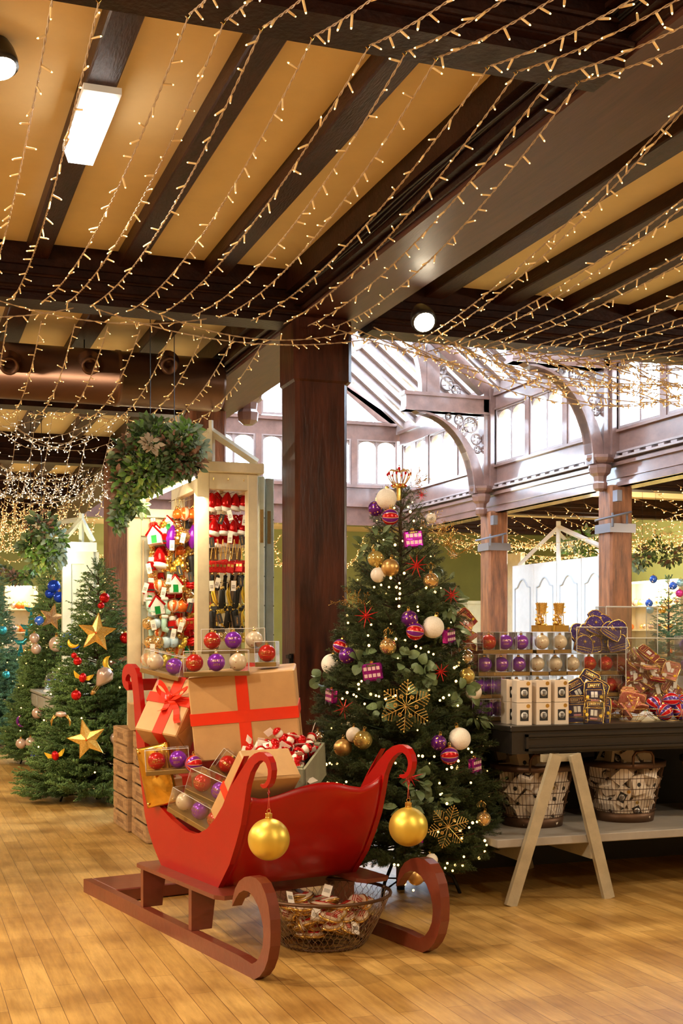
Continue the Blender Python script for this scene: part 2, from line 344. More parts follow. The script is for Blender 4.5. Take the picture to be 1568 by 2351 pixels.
# ---------------------------------------------------------------- the building
def struct(name, mb, m, **k): return tag(mb.build(name, m, **k), kind='structure')
struct('floor', MB().box((-5.2, -3.2, -.1), (14.7, 28.2, 0)), M_floor)
c = MB()
for x0, x1, y0, y1 in ((-5.2, 14.7, -3.2, 8.6), (-5.2, 3.2, 8.6, 28.2), (9.95, 14.7, 8.6, 28.2), (3.2, 9.95, 24.2, 28.2)): c.box((x0, y0, 3.96), (x1, y1, 4.1))
struct('ceiling', c, M_plaster)
struct('wall_left', MB().box((-5.2, -3.2, 0), (-5, 28.2, 4)), M_wallw)
struct('wall_right', MB().box((14.5, -3.2, 0), (14.7, 28.2, 4)), M_green)
struct('wall_back', MB().box((-5.2, -3.2, 0), (14.7, -3, 4)), M_wallw)
struct('wall_far', MB().box((-5.2, 28, 0), (14.7, 28.2, 4)), M_green)
tn = [0]
def trim(mb, m, **k):
    tn[0] += 1; return struct('trim_%d' % tn[0], mb, m, **k)
def beamx(y0, y1, x0, x1, z0=3.66):   # cross beam with stepped mouldings
    b = MB().box((x0, y0, z0), (x1, y1, 3.97)); b.box((x0, y0-.035, z0+.16), (x1, y1+.035, 3.97)); b.box((x0, y0+.05, z0-.045), (x1, y1-.05, z0))
    b.tube([(x0, y0-.012, z0+.02), (x1, y0-.012, z0+.02)], .014, 6); b.tube([(x0, y0-.012, z0+.10), (x1, y0-.012, z0+.10)], .012, 6)
    trim(b, M_beam)
beamx(4.12, 4.45, -5, 2.66); beamx(4.12, 4.45, 3.21, 14.5, 3.66)
beamx(8.27, 8.62, -5, 2.66); beamx(8.27, 8.62, 3.21, 14.5)
beamx(.2, .55, -5, 2.66); beamx(.2, .55, 3.21, 14.5)
for y in (12.1, 15.9, 19.7, 23.5): beamx(y, y+.35, -5, 2.66)
for y in (12.1, 15.9, 19.7, 23.5): beamx(y, y+.35, 10.3, 14.5)
def joist(x, y0, y1, w=.135):
    b = MB().box((x, y0, 3.86), (x+w, y1, 3.97), bev=.008)
    # boards laid on the ceiling: slightly wavy edges
    trim(b, M_joist)
LX = [.785-.585*k for k in range(10)]+[1.375, 1.957]
for (y0, y1) in ((.5, 4.15), (4.44, 8.28)):
    for x in LX: joist(x, y0, y1, .14 if x < 1.9 else .15)
    for k in range(19): joist(3.58+.57*k, y0, y1, .16)
for (y0, y1) in ((8.6, 12.12), (12.43, 15.92), (16.23, 19.72), (20.03, 23.52)):
    for x in LX[:6]+LX[-2:]: joist(x, y0, y1, .17)
# girder over the pillar, its hollow ledge and the ledge's cables
g = MB().box((2.67, -3, 3.66), (3.2, 28, 3.97), bev=.012); trim(g, M_soffit)
g = MB().box((2.54, -3, 3.80), (2.67, 28, 3.97)); g.box((2.60, -3, 3.72), (2.67, 28, 3.80)); g.tube([(2.66, -3, 3.70), (2.66, 28, 3.70)], .02, 6); trim(g, M_beam)
cb = MB()
for q in range(3): cb.tube([(2.56+.014*q+.01*sin(y*1.7+q), y, 3.775-.006*q+.008*sin(y*2.3+q)) for y in np.arange(3.8, 8.3, .25)], .005, 5)
tag(cb.build('electric_cable', M_black, smooth=True), 'black cables clipped along the side of the wide girder', 'cable')
# the big pillar
p = MB().box((2.615, 8.25, 0), (3.0, 8.61, 3.67), bev=.028)
p.box((2.60, 8.235, 3.18), (3.03, 8.62, 3.67), bev=.03)
po = tag(p.build('wooden_pillar', M_pillar), 'thick dark polished oak pillar standing behind the decorated tree and the sled', 'pillar')
lk = MB(); lk.cbox((2.60, 8.33, 1.16), (.03, .035, .26)); 
for z in (1.05, 1.13, 1.19, 1.27): lk.lathe([(.0, -.02), (.03, -.012), (.03, .012), (.0, .02)], 8, (2.595, 8.33, z))
tag(lk.build('iron_bracket', M_iron), 'small dark iron bracket on the left face of the thick oak pillar', 'bracket')
# ---------------------------------------------------------------- atrium
AX = 9.85; YF = 24.0
def atr_wallY(y0, y1, fl):
    # mouldings and panels of the side wall between two posts (faces -X)
    b = MB().box((AX, y0, 3.6), (AX+.35, y1, 3.98)); b.box((AX-.03, y0, 3.6), (AX+.1, y1, 3.66)); b.box((AX-.05, y0, 3.9), (AX+.1, y1, 3.95)); b.box((AX-.02, y0, 3.72), (AX+.1, y1, 3.74))
    trim(b, M_atr)
    b = MB().box((AX-.09, y0, 3.99), (AX+.1, y1, 4.02)); b.box((AX-.05, y0, 4.07), (AX+.1, y1, 4.10))
    n = int((y1-y0)/.28)
    for k in range(n): yy = y0+(k+.5)*(y1-y0)/n; b.box((AX-.07, yy-.05, 4.02), (AX, yy+.09, 4.055))
    trim(b, M_atr2)
    b = MB().box((AX, y0, 4.05), (AX+.2, y1, 4.40)); b.box((AX-.06, y0, 4.38), (AX+.2, y1, 4.42)); b.box((AX-.02, y0, 5.38), (AX+.22, y1, 5.75)); b.box((AX-.07, y0, 5.62), (AX, y1, 5.68)); b.box((AX-.05, y0, 5.38), (AX, y1, 5.41))
    trim(b, M_atr)
wn = [0]
def window(P, w, z0, z1, lights=2):
    # P(a, z, t): a along the wall, t into it; frame with arched lights and a glass pane
    wn[0] += 1; root = thing('window_%d' % wn[0], P(w/2, z0, 0)); root['kind'] = 'structure'
    inv = root.matrix_world.inverted(); Q = lambda a, z, t: inv @ Vector(P(a, z, t))
    f = MB(); e = .045
    def bar(a0, a1, b0, b1, t0=-.04, t1=.12): f.prism([(a0, b0), (a1, b0), (a1, b1), (a0, b1)], lambda a, b, t: Q(a, b, t), t0, t1)
    bar(0, e, z0, z1); bar(w-e, w, z0, z1); bar(e, w-e, z0, z0+e); bar(e, w-e, z1-e*.6, z1)
    lw = (w-2*e-(lights-1)*.05)/lights
    for k in range(lights):
        a0 = e+k*(lw+.05)
        if k: bar(a0-.05, a0, z0+e, z1-e*.6, -.02, .1)
        zt = z1-e*.6; r = min(lw/2, .2*(z1-z0))
        for s in (0, 1):
            arc = [(a0+lw/2-(lw/2)*cos(q)*(1 if s == 0 else -1), zt-r*.72+r*.66*sin(q)) for q in [i*pi/2/6 for i in range(7)]]
            cx = a0 if s == 0 else a0+lw
            f.prism([(cx, zt-r*.72)]+arc[1:]+[(a0+lw/2, zt), (cx, zt)], lambda a, b, t: Q(a, b, t), -.01, .08)
    f.build('window_frame', M_atr2, root)
    g = MB(); g.prism([(e, z0+e), (w-e, z0+e), (w-e, z1-e*.6), (e, z1-e*.6)], lambda a, b, t: Q(a, b, t), .05, .056); g.build('pane', M_glass, root)
PY = [11.9, 15.75, 19.66, 23.9]
ys = [8.6]+PY
for i in range(4):
    y0, y1 = ys[i], ys[i+1]; atr_wallY(y0, y1, i)
    n = 3; gap = .14; ww = (y1-y0-.34-gap*(n-1))/n
    for k in range(n):
        ya = y0+.17+k*(ww+gap); window(lambda a, z, t, ya=ya: (AX+.02+t, ya+a, z), ww, 4.42, 5.38)
        b = MB().box((AX-.04, ya+ww, 4.42), (AX+.18, ya+ww+(gap if k < n-1 else .17), 5.38))
        if k == 0: b.box((AX-.04, y0, 4.42), (AX+.18, y0+.17, 5.38))
        trim(b, M_atr)
# far wall of the atrium
def far_box(x0, x1, z0, z1, t0=0, t1=.25, m=None): return MB().box((x0, YF+t0, z0), (x1, YF+t1, z1))
b = far_box(3.2, AX+.3, 3.72, 4.12); b.box((3.2, YF-.05, 3.72), (AX, YF, 3.78)); b.box((3.2, YF-.08, 4.1), (AX, YF, 4.16)); b.box((3.2, YF, 4.12), (AX+.3, YF+.2, 4.56)); b.box((3.2, YF-.06, 4.50), (AX, YF, 4.56)); b.box((3.2, YF, 5.5), (AX+.3, YF+.2, 5.88)); b.box((3.2, YF-.06, 5.8), (AX, YF, 5.86))
trim(b, M_atr)
xs = [AX-.04-k*1.02 for k in range(7)]
for k, x in enumerate(xs[:-1]):
    window(lambda a, z, t, x=x: (x-.9+a, YF+.02+t, z), .9, 4.56, 5.5)
    trim(MB().box((x-1.02, YF-.04, 4.56), (x-.9, YF+.18, 5.5)), M_atr)
    if 2 <= k: 
        window(lambda a, z, t, x=x: (x-.9+a, YF+.02+t, z), .9, 5.9, 6.75)
        trim(MB().box((x-1.02, YF-.04, 5.88), (x-.9, YF+.18, 6.8)), M_atr)
trim(MB().box((3.2, YF, 6.75), (7.9, YF+.2, 7.0)), M_atr)
trim(MB().box((3.2, YF, 4.5), (3.7, YF+.2, 7.0)), M_atr)
# gable boards that follow the slope
SL = .80; RX = 6.5; EZ = 5.78
def rz(x): return EZ+SL*(AX-x) if x > RX else EZ+SL*(AX-RX)-SL*(RX-x)
b = MB(); b.prism([(AX+.1, rz(AX+.1)-.02), (AX-1.9, rz(AX-1.9)-.02), (AX-1.9, rz(AX-1.9)-.30), (AX-.45, 5.9), (AX+.1, 5.86)], lambda a, c_, t: (a, YF+t, c_), 0, .2)
b.prism([(AX-1.9, rz(AX-1.9)), (RX, rz(RX)), (RX, rz(RX)-.35), (AX-1.9, rz(AX-1.9)-.35)], lambda a, c_, t: (a, YF+t, c_), 0, .2)
b.prism([(3.2, rz(3.2)), (RX, rz(RX)), (RX, rz(RX)-.35), (3.2, rz(3.2)-.35)], lambda a, c_, t: (a, YF+t, c_), 0, .2)
for xx in (AX-1.9, AX-1.25): b.box((xx, YF-.02, 5.88), (xx+.1, YF+.18, rz(xx)-.1))
trim(b, M_atr)
# roof: rafter boards and glazing on both slopes
for sgn in (1, -1):
    b = MB(); g = MB(); y = 8.6
    def slope(x, d, y): return (x, y, rz(x)+d)
    xa, xb = (AX+.15, RX) if sgn > 0 else (3.15, RX)
    while y < YF+.2:
        for (w_, d0, d1) in ((.30, 0, .10), (.10, -.12, 0)):
            yo = 0 if w_ == .30 else .1
            b.add([slope(xa, d0, y+yo), slope(xb, d0, y+yo), slope(xb, d0, y+yo+w_), slope(xa, d0, y+yo+w_), slope(xa, d1, y+yo), slope(xb, d1, y+yo), slope(xb, d1, y+yo+w_), slope(xa, d1, y+yo+w_)],
                  [(0, 3, 2, 1), (4, 5, 6, 7), (0, 1, 5, 4), (1, 2, 6, 5), (2, 3, 7, 6), (3, 0, 4, 7)])
        y += .62
    for fx in (.04, .5, .96):
        x = xa+(xb-xa)*fx; b.box((x-.07, 8.6, rz(x)-.14), (x+.07, YF+.2, rz(x)+.06))
    trim(b, M_atr2)
    g.add([slope(xa, .05, 8.6), slope(xb, .05, 8.6), slope(xb, .05, YF+.2), slope(xa, .05, YF+.2)], [(0, 1, 2, 3)])
    wn[0] += 1; struct('window_%d' % wn[0], g, M_glass)
# blank near and left upper walls of the atrium well
struct('wall_atrium_near', MB().prism([(3.0, 3.97), (AX+.3, 3.97), (AX+.3, rz(AX)+.2), (RX, rz(RX)+.2), (3.0, rz(3.2)+.2)], lambda a, c_, t: (a, 8.5+t, c_), 0, .12), M_atr)
struct('wall_atrium_left', MB().box((3.05, 8.6, 3.97), (3.2, YF+.2, rz(3.2)+.05)), M_atr)
def truss(Y):
    r = MB(); r.box((AX-.22, Y-.11, 3.95), (AX, Y+.11, 5.75)); r.box((AX-.12, Y-.17, 4.0), (AX, Y+.17, 5.75))
    r.box((8.16, Y-.11, 5.3), (AX, Y+.11, 5.62)); r.box((8.12, Y-.14, 5.56), (AX, Y+.14, 5.62)); r.box((8.14, Y-.13, 5.3), (AX, Y+.13, 5.34))
    r.box((8.56, Y-.09, 5.6), (8.8, Y+.09, rz(8.7))); 
    T = [i*pi/2/14 for i in range(15)]
    A = [(8.42+1.03*cos(q), 3.92+1.34*sin(q)) for q in T]; B = [(8.3+1.36*cos(q), 3.92+1.40*sin(q)) for q in T]
    f = lambda a, c_, t: (a, Y+t, c_)
    for i in range(14): r.prism([A[i], A[i+1], B[i+1], B[i]], f, -.09, .09)
    for i in range(14): r.prism([A[i], A[i+1], (A[i+1][0]+.03, A[i+1][1]+.02), (A[i][0]+.03, A[i][1]+.02)], f, -.12, .12)
    A = [(7.55+.92*cos(q), 5.6+1.45*sin(q)) for q in T]; B = [(7.5+1.2*cos(q), 5.6+1.60*sin(q)) for q in T]
    for i in range(14): r.prism([A[i], A[i+1], B[i+1], B[i]], f, -.08, .08)
    r.add([(AX, Y-.1, rz(AX)-.3), (RX, Y-.1, rz(RX)-.3), (RX, Y+.1, rz(RX)-.3), (AX, Y+.1, rz(AX)-.3), (AX, Y-.1, rz(AX)), (RX, Y-.1, rz(RX)), (RX, Y+.1, rz(RX)), (AX, Y+.1, rz(AX))],
          [(0, 3, 2, 1), (4, 5, 6, 7), (0, 1, 5, 4), (1, 2, 6, 5), (2, 3, 7, 6), (3, 0, 4, 7)])
    trim(r, M_atr)
    t = MB()          # pierced tracery in the spandrels: rings and cusps
    for (x, z, q) in ((9.42, 5.12, .13), (9.2, 5.2, .08), (9.53, 4.88, .09), (9.3, 5.0, .07), (9.56, 4.7, .06), (9.0, 5.24, .05), (8.98, 5.82, .12), (9.15, 5.72, .08), (8.88, 6.05, .08)):
        t.tube([(x+q*cos(a), Y, z+q*sin(a)) for a in [i*2*pi/14 for i in range(15)]], .02, 5)
        for k in range(4): a = k*pi/2+.4; t.tube([(x+q*.95*cos(a), Y, z+q*.95*sin(a)), (x+q*.35*cos(a+.5), Y, z+q*.35*sin(a+.5))], .015, 5)
    trim(t, M_atr2, smooth=True)
    k = MB()          # capital at the foot of the brace
    k.lathe([(.05, -.42), (.10, -.38), (.11, -.30), (.09, -.27), (.10, -.20), (.15, -.16), (.17, -.08), (.17, -.04), (.14, -.02), (.20, .02), (.22, .06), (.22, .10)], 8, (AX-.22, Y, 3.95), ); trim(k, M_atr)
for y in PY[:3]: truss(y)
trim(MB().lathe([(.05, -.42), (.10, -.38), (.11, -.30), (.09, -.27), (.10, -.20), (.15, -.16), (.17, -.08), (.17, -.04), (.14, -.02), (.20, .02), (.22, .06), (.22, .10)], 8, (3.3, 12.0, 3.95)), M_atr)
# gallery posts
for i, (x0, y0, x1, y1, lab) in enumerate(((9.7, 15.57, 10.07, 15.93, 'square oak gallery post with a metal collar, right of the white shutters'), (9.7, 19.48, 10.07, 19.85, 'square oak gallery post with a metal collar, between the tree and the white shutters'))):
    t = thing('gallery_post', ((x0+x1)/2, (y0+y1)/2, 0), lab, 'post')
    w = (x1-x0)/2; d = (y1-y0)/2
    MB().box((-w, -d, 0), (w, d, 3.62), bev=.03).build('shaft', M_post, t)
    MB().box((-w-.03, -d-.03, 2.93), (w+.03, d+.03, 3.06)).build('collar', M_grey, t)
    s = MB(); s.tube([(-w-.30, -d-.06, 3.08), (w-.1, -d-.12, 3.22)], .02, 6); s.tube([(-w-.02, -d-.08, 3.0), (-w-.02, -d-.08, 3.2)], .018, 6); s.tube([(w-.15, -d-.08, 3.05), (w-.15, -d-.08, 3.2)], .018, 6)
    s.box((-w-.02, -d-.20, 3.36), (-w+.06, -d-.08, 3.52))
    s.build('bracket', M_grey, t)
for y in (12.0,):
    tag(MB().box((9.7, y-.18, 0), (10.07, y+.18, 3.62), bev=.03).build('gallery_post', M_post), 'oak gallery post at the near right corner of the light well', 'post')
# posts down the left hand line
for (u, v, Y, w, lab) in ((470, 1400, 12.1, .36, 'brown oak post behind the cream kiosk'), (273, 1300, 15.95, .34, 'brown oak post between the far pale kiosk and the cream kiosk')):
    q = WY(u, v, Y); tag(MB().box((q.x-w/2, Y-.17, 0), (q.x+w/2, Y+.17, 3.66), bev=.02).build('oak_post', M_post), lab, 'post')
# ---------------------------------------------------------------- duct, ceiling lamps
t = thing('air_duct', (0, 10.35, 3.56), 'long bronze round ventilation duct with nozzles hanging under the left ceiling', 'duct')
d = MB(); n = 32
xa, xb = -5.0, 2.60
vs = []; 
for x, r in ((xa, .225), (xb-.9, .225), (xb-.9, .232), (xb-.86, .232), (xb-.86, .225), (xb-.03, .225), (xb, .21)):
    vs += [(x, r*cos(2*pi*k/n), r*sin(2*pi*k/n)) for k in range(n)]
d.add(vs, [(i*n+k, i*n+(k+1) % n, (i+1)*n+(k+1) % n, (i+1)*n+k) for i in range(6) for k in range(n)]+[tuple(6*n+k for k in range(n))])
d.build('duct_tube', M_duct, t, True)
for u in (20, 205, 385):
    q = WY(u, 830, 10.13)
    z0 = q.z-3.56
    MB().lathe([(.10, 0), (.10, .01), (.07, .03), (.062, .10), (.075, .105), (.055, .11), (.04, .02), (.0, .015)], 18, M=TR((q.x, -.20, z0), 0, pi/2+.5)).build('nozzle', [M_duct], t, True)
for x in (-3, -1.2, .2, 1.45):
    MB().tube([(x, 0, .22), (x, 0, .42)], .006, 5).build('hanger', M_iron, t)
t = thing('batten_light', (.86, 5.93, 3.84), 'white rectangular fluorescent light glowing on the first dark joist', 'light')
MB().box((-.085, -.37, -.01), (.085, .37, .02)).build('housing', M_white, t)
d = MB(); d.prism([(-.083, -.01), (.083, -.01), (.06, -.075), (-.06, -.075)], lambda a, b, tt: (a, tt, b), -.30, .34); d.build('diffuser', M_tube, t)
lamp('AREA', (0, 0, -.10), 22, (1, .93, .82), .35, parent=t)
def spot_lamp(P, aim, power, label, col=WARM, angle=75, lens=True, r=.065):
    P = Vector(P); dr = (Vector(aim)-P).normalized(); q = dr.to_track_quat('-Z', 'Y').to_matrix().to_4x4()
    t = thing('ceiling_spotlight', Matrix.Translation(P) @ q, label, 'spotlight')
    MB().lathe([(r*1.25, -.03), (r*1.3, .0), (r*1.2, .05), (r*.8, .12), (r*.3, .14)], 20).build('housing', M_black, t, True)
    MB().lathe([(r, -.042), (r*1.05, -.031)], 20).build('lens', M_lampw, t)
    lamp('SPOT', (0, 0, -.07), power, col, .06, spot=angle, parent=t)
    return t
spot_lamp(W(-4, 142, 5.3), (1.2, 4.4, 0), 90, 'black round spotlight glowing at the left edge of the ceiling')
spot_lamp(W(972, 734, 8.15), (2.8, 4.2, .2), 260, 'glowing spotlight on the cross beam right of the pillar top')
spot_lamp((-.6, 2.6, 3.85), (.6, 4.6, 0), 60, 'added unseen spotlight above the left foreground aimed at the sled', angle=80)  # unseen spot added to light the front of the sled
spot_lamp((-2.2, 5.9, 3.7), (1.1, 5.6, .35), 560, 'spotlight at the far left aimed at the side of the sled', angle=50)
spot_lamp((-2.4, 5.0, 3.85), (-.5, 8.3, .0), 170, 'added unseen spotlight above the far left floor', angle=80)  # extra spot out of view, added to brighten the left floor
spot_lamp((2.6, 2.3, 3.6), (2.9, 6.4, 1.0), 170, 'added unseen spotlight above the foreground aimed at the decorated tree', angle=60)  # added overhead, out of view, to light the main tree
spot_lamp((5.2, 3.4, 3.85), (4.3, 6.6, 1.5), 200, 'added unseen spotlight above the right aimed at the trestle table', angle=34)  # guessed spot out of view, added to light the table goods
spot_lamp((-1.2, 8.0, 3.5), (-.6, 10.6, 1.0), 520, 'added unseen spotlight aimed at the fir tree with gold stars', angle=70)  # added out of view to brighten the nearest fir
spot_lamp((-.9, 9.4, 3.5), (.2, 13.0, 1.2), 420, 'added unseen spotlight aimed at the tree with blue baubles', angle=70)  # another added spot, unseen, to brighten the blue bauble tree
# ---------------------------------------------------------------- the sled
OC = Vector((-.3549, 5.0828)); DC = Vector((.51808, -.85533)); LC = Vector((.85533, .51808))
SM = CM @ Matrix(((DC.x, LC.x, 0, OC.x), (DC.y, LC.y, 0, OC.y), (0, 0, 1, 0), (0, 0, 0, 1)))   # sled frame: x forward, y across, z up
def S(s, L, z): return SM @ Vector((s, L, z))
def sz(u, v, L):                       # pixel on the plane at distance L across the sled -> (s, z)
    a = (u-784)/F; k = -(v-HZ)/F; Z = (L+OC.dot(LC))/(a*LC.x+LC.y); return (Vector((a*Z, Z))-OC).dot(DC), EYE+k*Z
sled = thing('sled', SM, 'large glossy red wooden sleigh on brown curled runners, filled with gifts', 'sleigh')
# runners: outline of the flat board with its curled nose
outer = [sz(180+x/3.267, 1960+y/3.267, 0) for x, y in ((1152, 395), (1158, 330), (1175, 260), (1205, 205), (1245, 176), (1285, 168), (1330, 182), (1370, 225), (1402, 300), (1425, 390), (1438, 500), (1441, 600), (1437, 700), (1420, 800), (1395, 870), (1360, 920), (1320, 944))]
inner = [sz(180+x/3.267, 1960+y/3.267, 0) for x, y in ((1180, 335), (1205, 295), (1240, 275), (1275, 285), (1310, 320), (1345, 390), (1370, 470), (1384, 550), (1387, 620), (1380, 700), (1362, 760), (1335, 808), (1300, 832))]
outer = [(s, max(z, 0)) for s, z in outer]
poly = [(-2.06, 0), (-2.06, .072)]+[(inner[-1][0]-.12, .068)]+[(s, max(z, .06)) for s, z in inner[::-1]]+outer+[(outer[-1][0]-.08, 0)]
for y0 in (0, .838):
    MB().prism(poly, lambda a, b, t: (a, t, b), y0, y0+.047).build('runner', M_brown, sled)
MB().box((-2.06, .047, 0.004), (-1.69, .838, .072), bev=.006).build('rear_board', M_brown, sled)
for L0, L1 in ((-.005, .16), (.725, .89)):
    MB().prism([(-1.30, L0+.03), (-1.27, L0), (-.38, L0), (-.335, L0+.03), (-.335, L1-.03), (-.36, L1), (-1.28, L1), (-1.30, L1-.03)], lambda a, b, t: (a, b, t), .262, .281).build('footboard', M_brown, sled)
for s0 in (-1.25, -.675):
    for sg, b0 in ((1, .008), (-1, .877)):
        MB().prism([(b0, .07), (b0, .262), (b0+sg*.15, .262), (b0+sg*.15, .215), (b0+sg*.118, .205), (b0+sg*.102, .07)], lambda a, b, t: (t, a, b), s0, s0+.032).build('leg', M_brown, sled)
    MB().box((s0, .12, .205), (s0+.032, .765, .262)).build('crossbar', M_brown, sled)
# side boards with scrolled horns
LB = .08
rear = [(75, 268), (97, 262), (133, 268), (150, 400), (165, 640), (185, 880), (205, 1080), (238, 1360), (262, 1560), (300, 1720), (345, 1860), (385, 1960), (430, 2066)]
scroll = [(187, 200), (165, 140), (130, 103), (95, 100), (65, 120), (47, 165), (41, 225), (46, 285), (62, 330), (88, 358), (106, 352), (104, 300), (97, 275), (84, 272), (76, 262), (78, 235), (92, 205), (110, 198), (124, 222), (133, 268)]
topfront = [(1217, 990), (1100, 1240), (1010, 1470), (940, 1590), (860, 1690), (790, 1730), (735, 1738), (650, 1710), (520, 1600), (410, 1480), (345, 1370), (310, 1250), (285, 1060), (262, 890), (235, 650), (208, 380), (192, 230)]
P4 = lambda q: sz(270+q[0]/4.197, 1500+q[1]/4.197, LB)
P3 = lambda q: sz(500+q[0]/3.409, 1660+q[1]/3.409, LB)
frontA = [(0, 1295), (90, 1110), (140, 950), (180, 800), (205, 640), (213, 580), (228, 480), (256, 385), (290, 325), (325, 295), (350, 292), (375, 315), (390, 360), (392, 400), (382, 450), (365, 475), (350, 480), (338, 476), (330, 485), (336, 500), (355, 512), (380, 505), (402, 475), (416, 430), (422, 370), (412, 310), (390, 262), (360, 234), (325, 226), (285, 240), (240, 280), (180, 372), (100, 500), (20, 690)]
prof = [P4(q) for q in rear[3:]]+[P3(q) for q in frontA]+[P4(q) for q in topfront]+[P4(q) for q in scroll]
for L0 in (.08, .783):
    MB().prism(prof, lambda a, b, t: (a, t, b), L0, L0+.026).build('side_board', M_red, sled)
edge = [P3(q) for q in frontA[:6]]      # front edge, bottom to top
def at_z(pts, z):
    for (s0, z0), (s1, z1) in zip(pts, pts[1:]):
        if z0 <= z <= z1: return s0+(s1-s0)*(z-z0)/(z1-z0)
    return pts[-1][0] if z > pts[-1][1] else pts[0][0]
wave = [(0, 0), (.10, -.022), (.2, -.008), (.38, .035), (.52, .052), (.64, .047), (.75, .018), (.84, .004), (.93, .03), (1, .08)]
ztop0 = edge[-1][1]
def wv(t):
    for (a, b), (c_, d_) in zip(wave, wave[1:]):
        if a <= t <= c_: return b+(d_-b)*(t-a)/(c_-a)
    return 0
G = []
for i in range(15):
    row = []
    for j in range(25):
        t = j/24; zt = ztop0+wv(t)*.75; z = edge[0][1]+(zt-edge[0][1])*i/14; row.append(Vector((at_z(edge, z)-.004, .10+t*.69, z)))
    G.append(row)
MB().sheet(G, Vector((-1, 0, 0)), .014).build('front_panel', M_red, sled, True)
redge = [P4(q) for q in rear[3:]][::-1]
G = [[Vector((at_z(redge, .285+(.90-.285)*i/12)+.006, .10+j/4*.69, .285+(.90-.285)*i/12)) for j in range(5)] for i in range(13)]
MB().sheet(G, Vector((1, 0, 0)), .014).build('back_panel', M_red, sled, True)
MB().box((-.94, .1, .283), (-.53, .79, .30)).build('floor_panel', M_red, sled)
hs, hz = P4((150, 300))
MB().box((hs+.01, .10, hz-.03), (hs+.04, .79, hz+.03)).build('back_rail', M_red, sled)
for L0 in (.093, .796):
    s_, z_ = P3((378, 505)); MB().tube([(s_+.0, L0, z_), (s_, L0, z_-.012), (s_+.008, L0, z_-.022), (s_, L0, z_-.032), (s_-.008, L0, z_-.022), (s_, L0, z_-.012)], .0025, 5).build('screw_hook', M_red, sled)
# two big gold baubles on the horns
def gold_bauble():
    t = thing('gold_bauble'); r = .0875
    MB().ball((0, 0, 0), r, 40, 26).build('ball', M_gold, t, True)
    MB().lathe([(.014, r-.004), (.015, r+.004), (.0135, r+.006), (.0145, r+.020), (.013, r+.022), (.003, r+.024)], 20, ribs=10, ramp=.06).build('cap', M_goldm, t)
    MB().tube([(.008*cos(a), 0, r+.031+.008*sin(a)) for a in [i*2*pi/12 for i in range(13)]], .0014, 5).build('loop', M_goldm, t)
    return t
for L0, (u, v), lab in ((.093, (610, 1927), 'big satin gold bauble hanging from the front left horn of the red sleigh'), (.796, (901, 1898), 'big satin gold bauble hanging from the front right horn of the red sleigh')):
    s_, z_ = P3((378, 505)); top = S(s_, L0, z_-.032)
    d = (CM.inverted() @ top).y; c_ = Vector((top.x, top.y, W(u, v, d).z))
    use('gb', gold_bauble, TR(c_), lab, 'bauble', 'gold baubles on the sleigh horns')
    b = MB()
    for dx in (-.004, .004): b.tube([top+Vector((0, 0, 0)), c_+Vector((dx, 0, .125))], .0009, 4)
    tag(b.build('hanging_thread', mat('red_thread', (.6, .1, .05), .5)), 'thin thread holding the gold bauble on the %s sleigh horn' % ('left' if L0 < .5 else 'right'), 'thread')
# ---------------------------------------------------------------- baubles and boxes
def bauble_maker(m, r=.043, n=20, text=None, ribs=0, ramp=0, cap=M_goldm, tm=None):
    def f():
        t = thing('bauble')
        MB().ball((0, 0, 0), r, n*(2 if ribs else 1), max(10, n*3//4), ribs=ribs, ramp=ramp).build('ball', m, t, True)
        MB().lathe([(r*.19, r*.94), (r*.20, r*1.14), (r*.15, r*1.19), (r*.02, r*1.20)], 10, ribs=5, ramp=.07).build('cap', cap, t)
        MB().tube([(r*.13*cos(a), 0, r*1.30+r*.13*sin(a)) for a in [i*2*pi/8 for i in range(9)]], r*.028, 4).build('loop', cap, t)
        if text:
            q = MB()
            def onball(x, y):
                lo = x/r; la = y/r; R = r*1.012; return (R*cos(la)*sin(lo), -R*cos(la)*cos(lo), R*sin(la))
            for i, ln in enumerate(text): text_on(q, ln, r*.40, lambda x, y, i=i: onball(x, y+(.0 if len(text) == 1 else (.2-.42*i)*r)))
            if len(text) == 1:
                hw, hh = r*.98, r*.24
                for (xa, ya, xb, yb) in ((-hw, hh, hw, hh), (-hw, -hh, hw, -hh), (-hw, -hh, -hw, hh), (hw, -hh, hw, hh)):
                    q.tube([Vector(onball(xa+(xb-xa)*k/10, ya+(yb-ya)*k/10)) for k in range(11)], r*.018, 4)
            q.build('lettering', tm or M_goldm, t)
        return t
    return f
BK = {'r': ('red', bauble_maker(M_rbaub, text=['LIBERTY'])), 'p': ('purple', bauble_maker(M_pbaub, text=['LIBERTY', '2024'])), 'c': ('cream', bauble_maker(M_cbaub))}
def box_maker(n):
    def f():
        t = thing('bauble_box'); w = .104*n; d = .100
        MB().box((-w/2, -d/2, 0), (w/2, d/2, .022), bev=.002).build('tray', M_goldc, t)
        c_ = MB(); e = .0015
        for lo, hi in (((-w/2, -d/2-e, 0), (w/2, -d/2, .122)), ((-w/2, d/2, 0), (w/2, d/2+e, .122)), ((-w/2-e, -d/2, 0), (-w/2, d/2, .122)), ((w/2, -d/2, 0), (w/2+e, d/2, .122)), ((-w/2, -d/2, .122), (w/2, d/2, .122+e))): c_.box(lo, hi)
        c_.build('clear_cover', M_clear, t)
        q = MB(); h_ = .122
        for sx in (-1, 1):
            for sy in (-1, 1): q.tube([(sx*w/2, sy*d/2, .02), (sx*w/2, sy*d/2, h_)], .0009, 4)
            q.tube([(sx*w/2, -d/2, h_), (sx*w/2, d/2, h_)], .0009, 4); q.tube([(-w/2, sx*d/2, h_), (w/2, sx*d/2, h_)], .0009, 4)
        q.build('folded_edges', mat('pale_plastic_edge', (.75, .74, .72), .2), t); return t
    return f
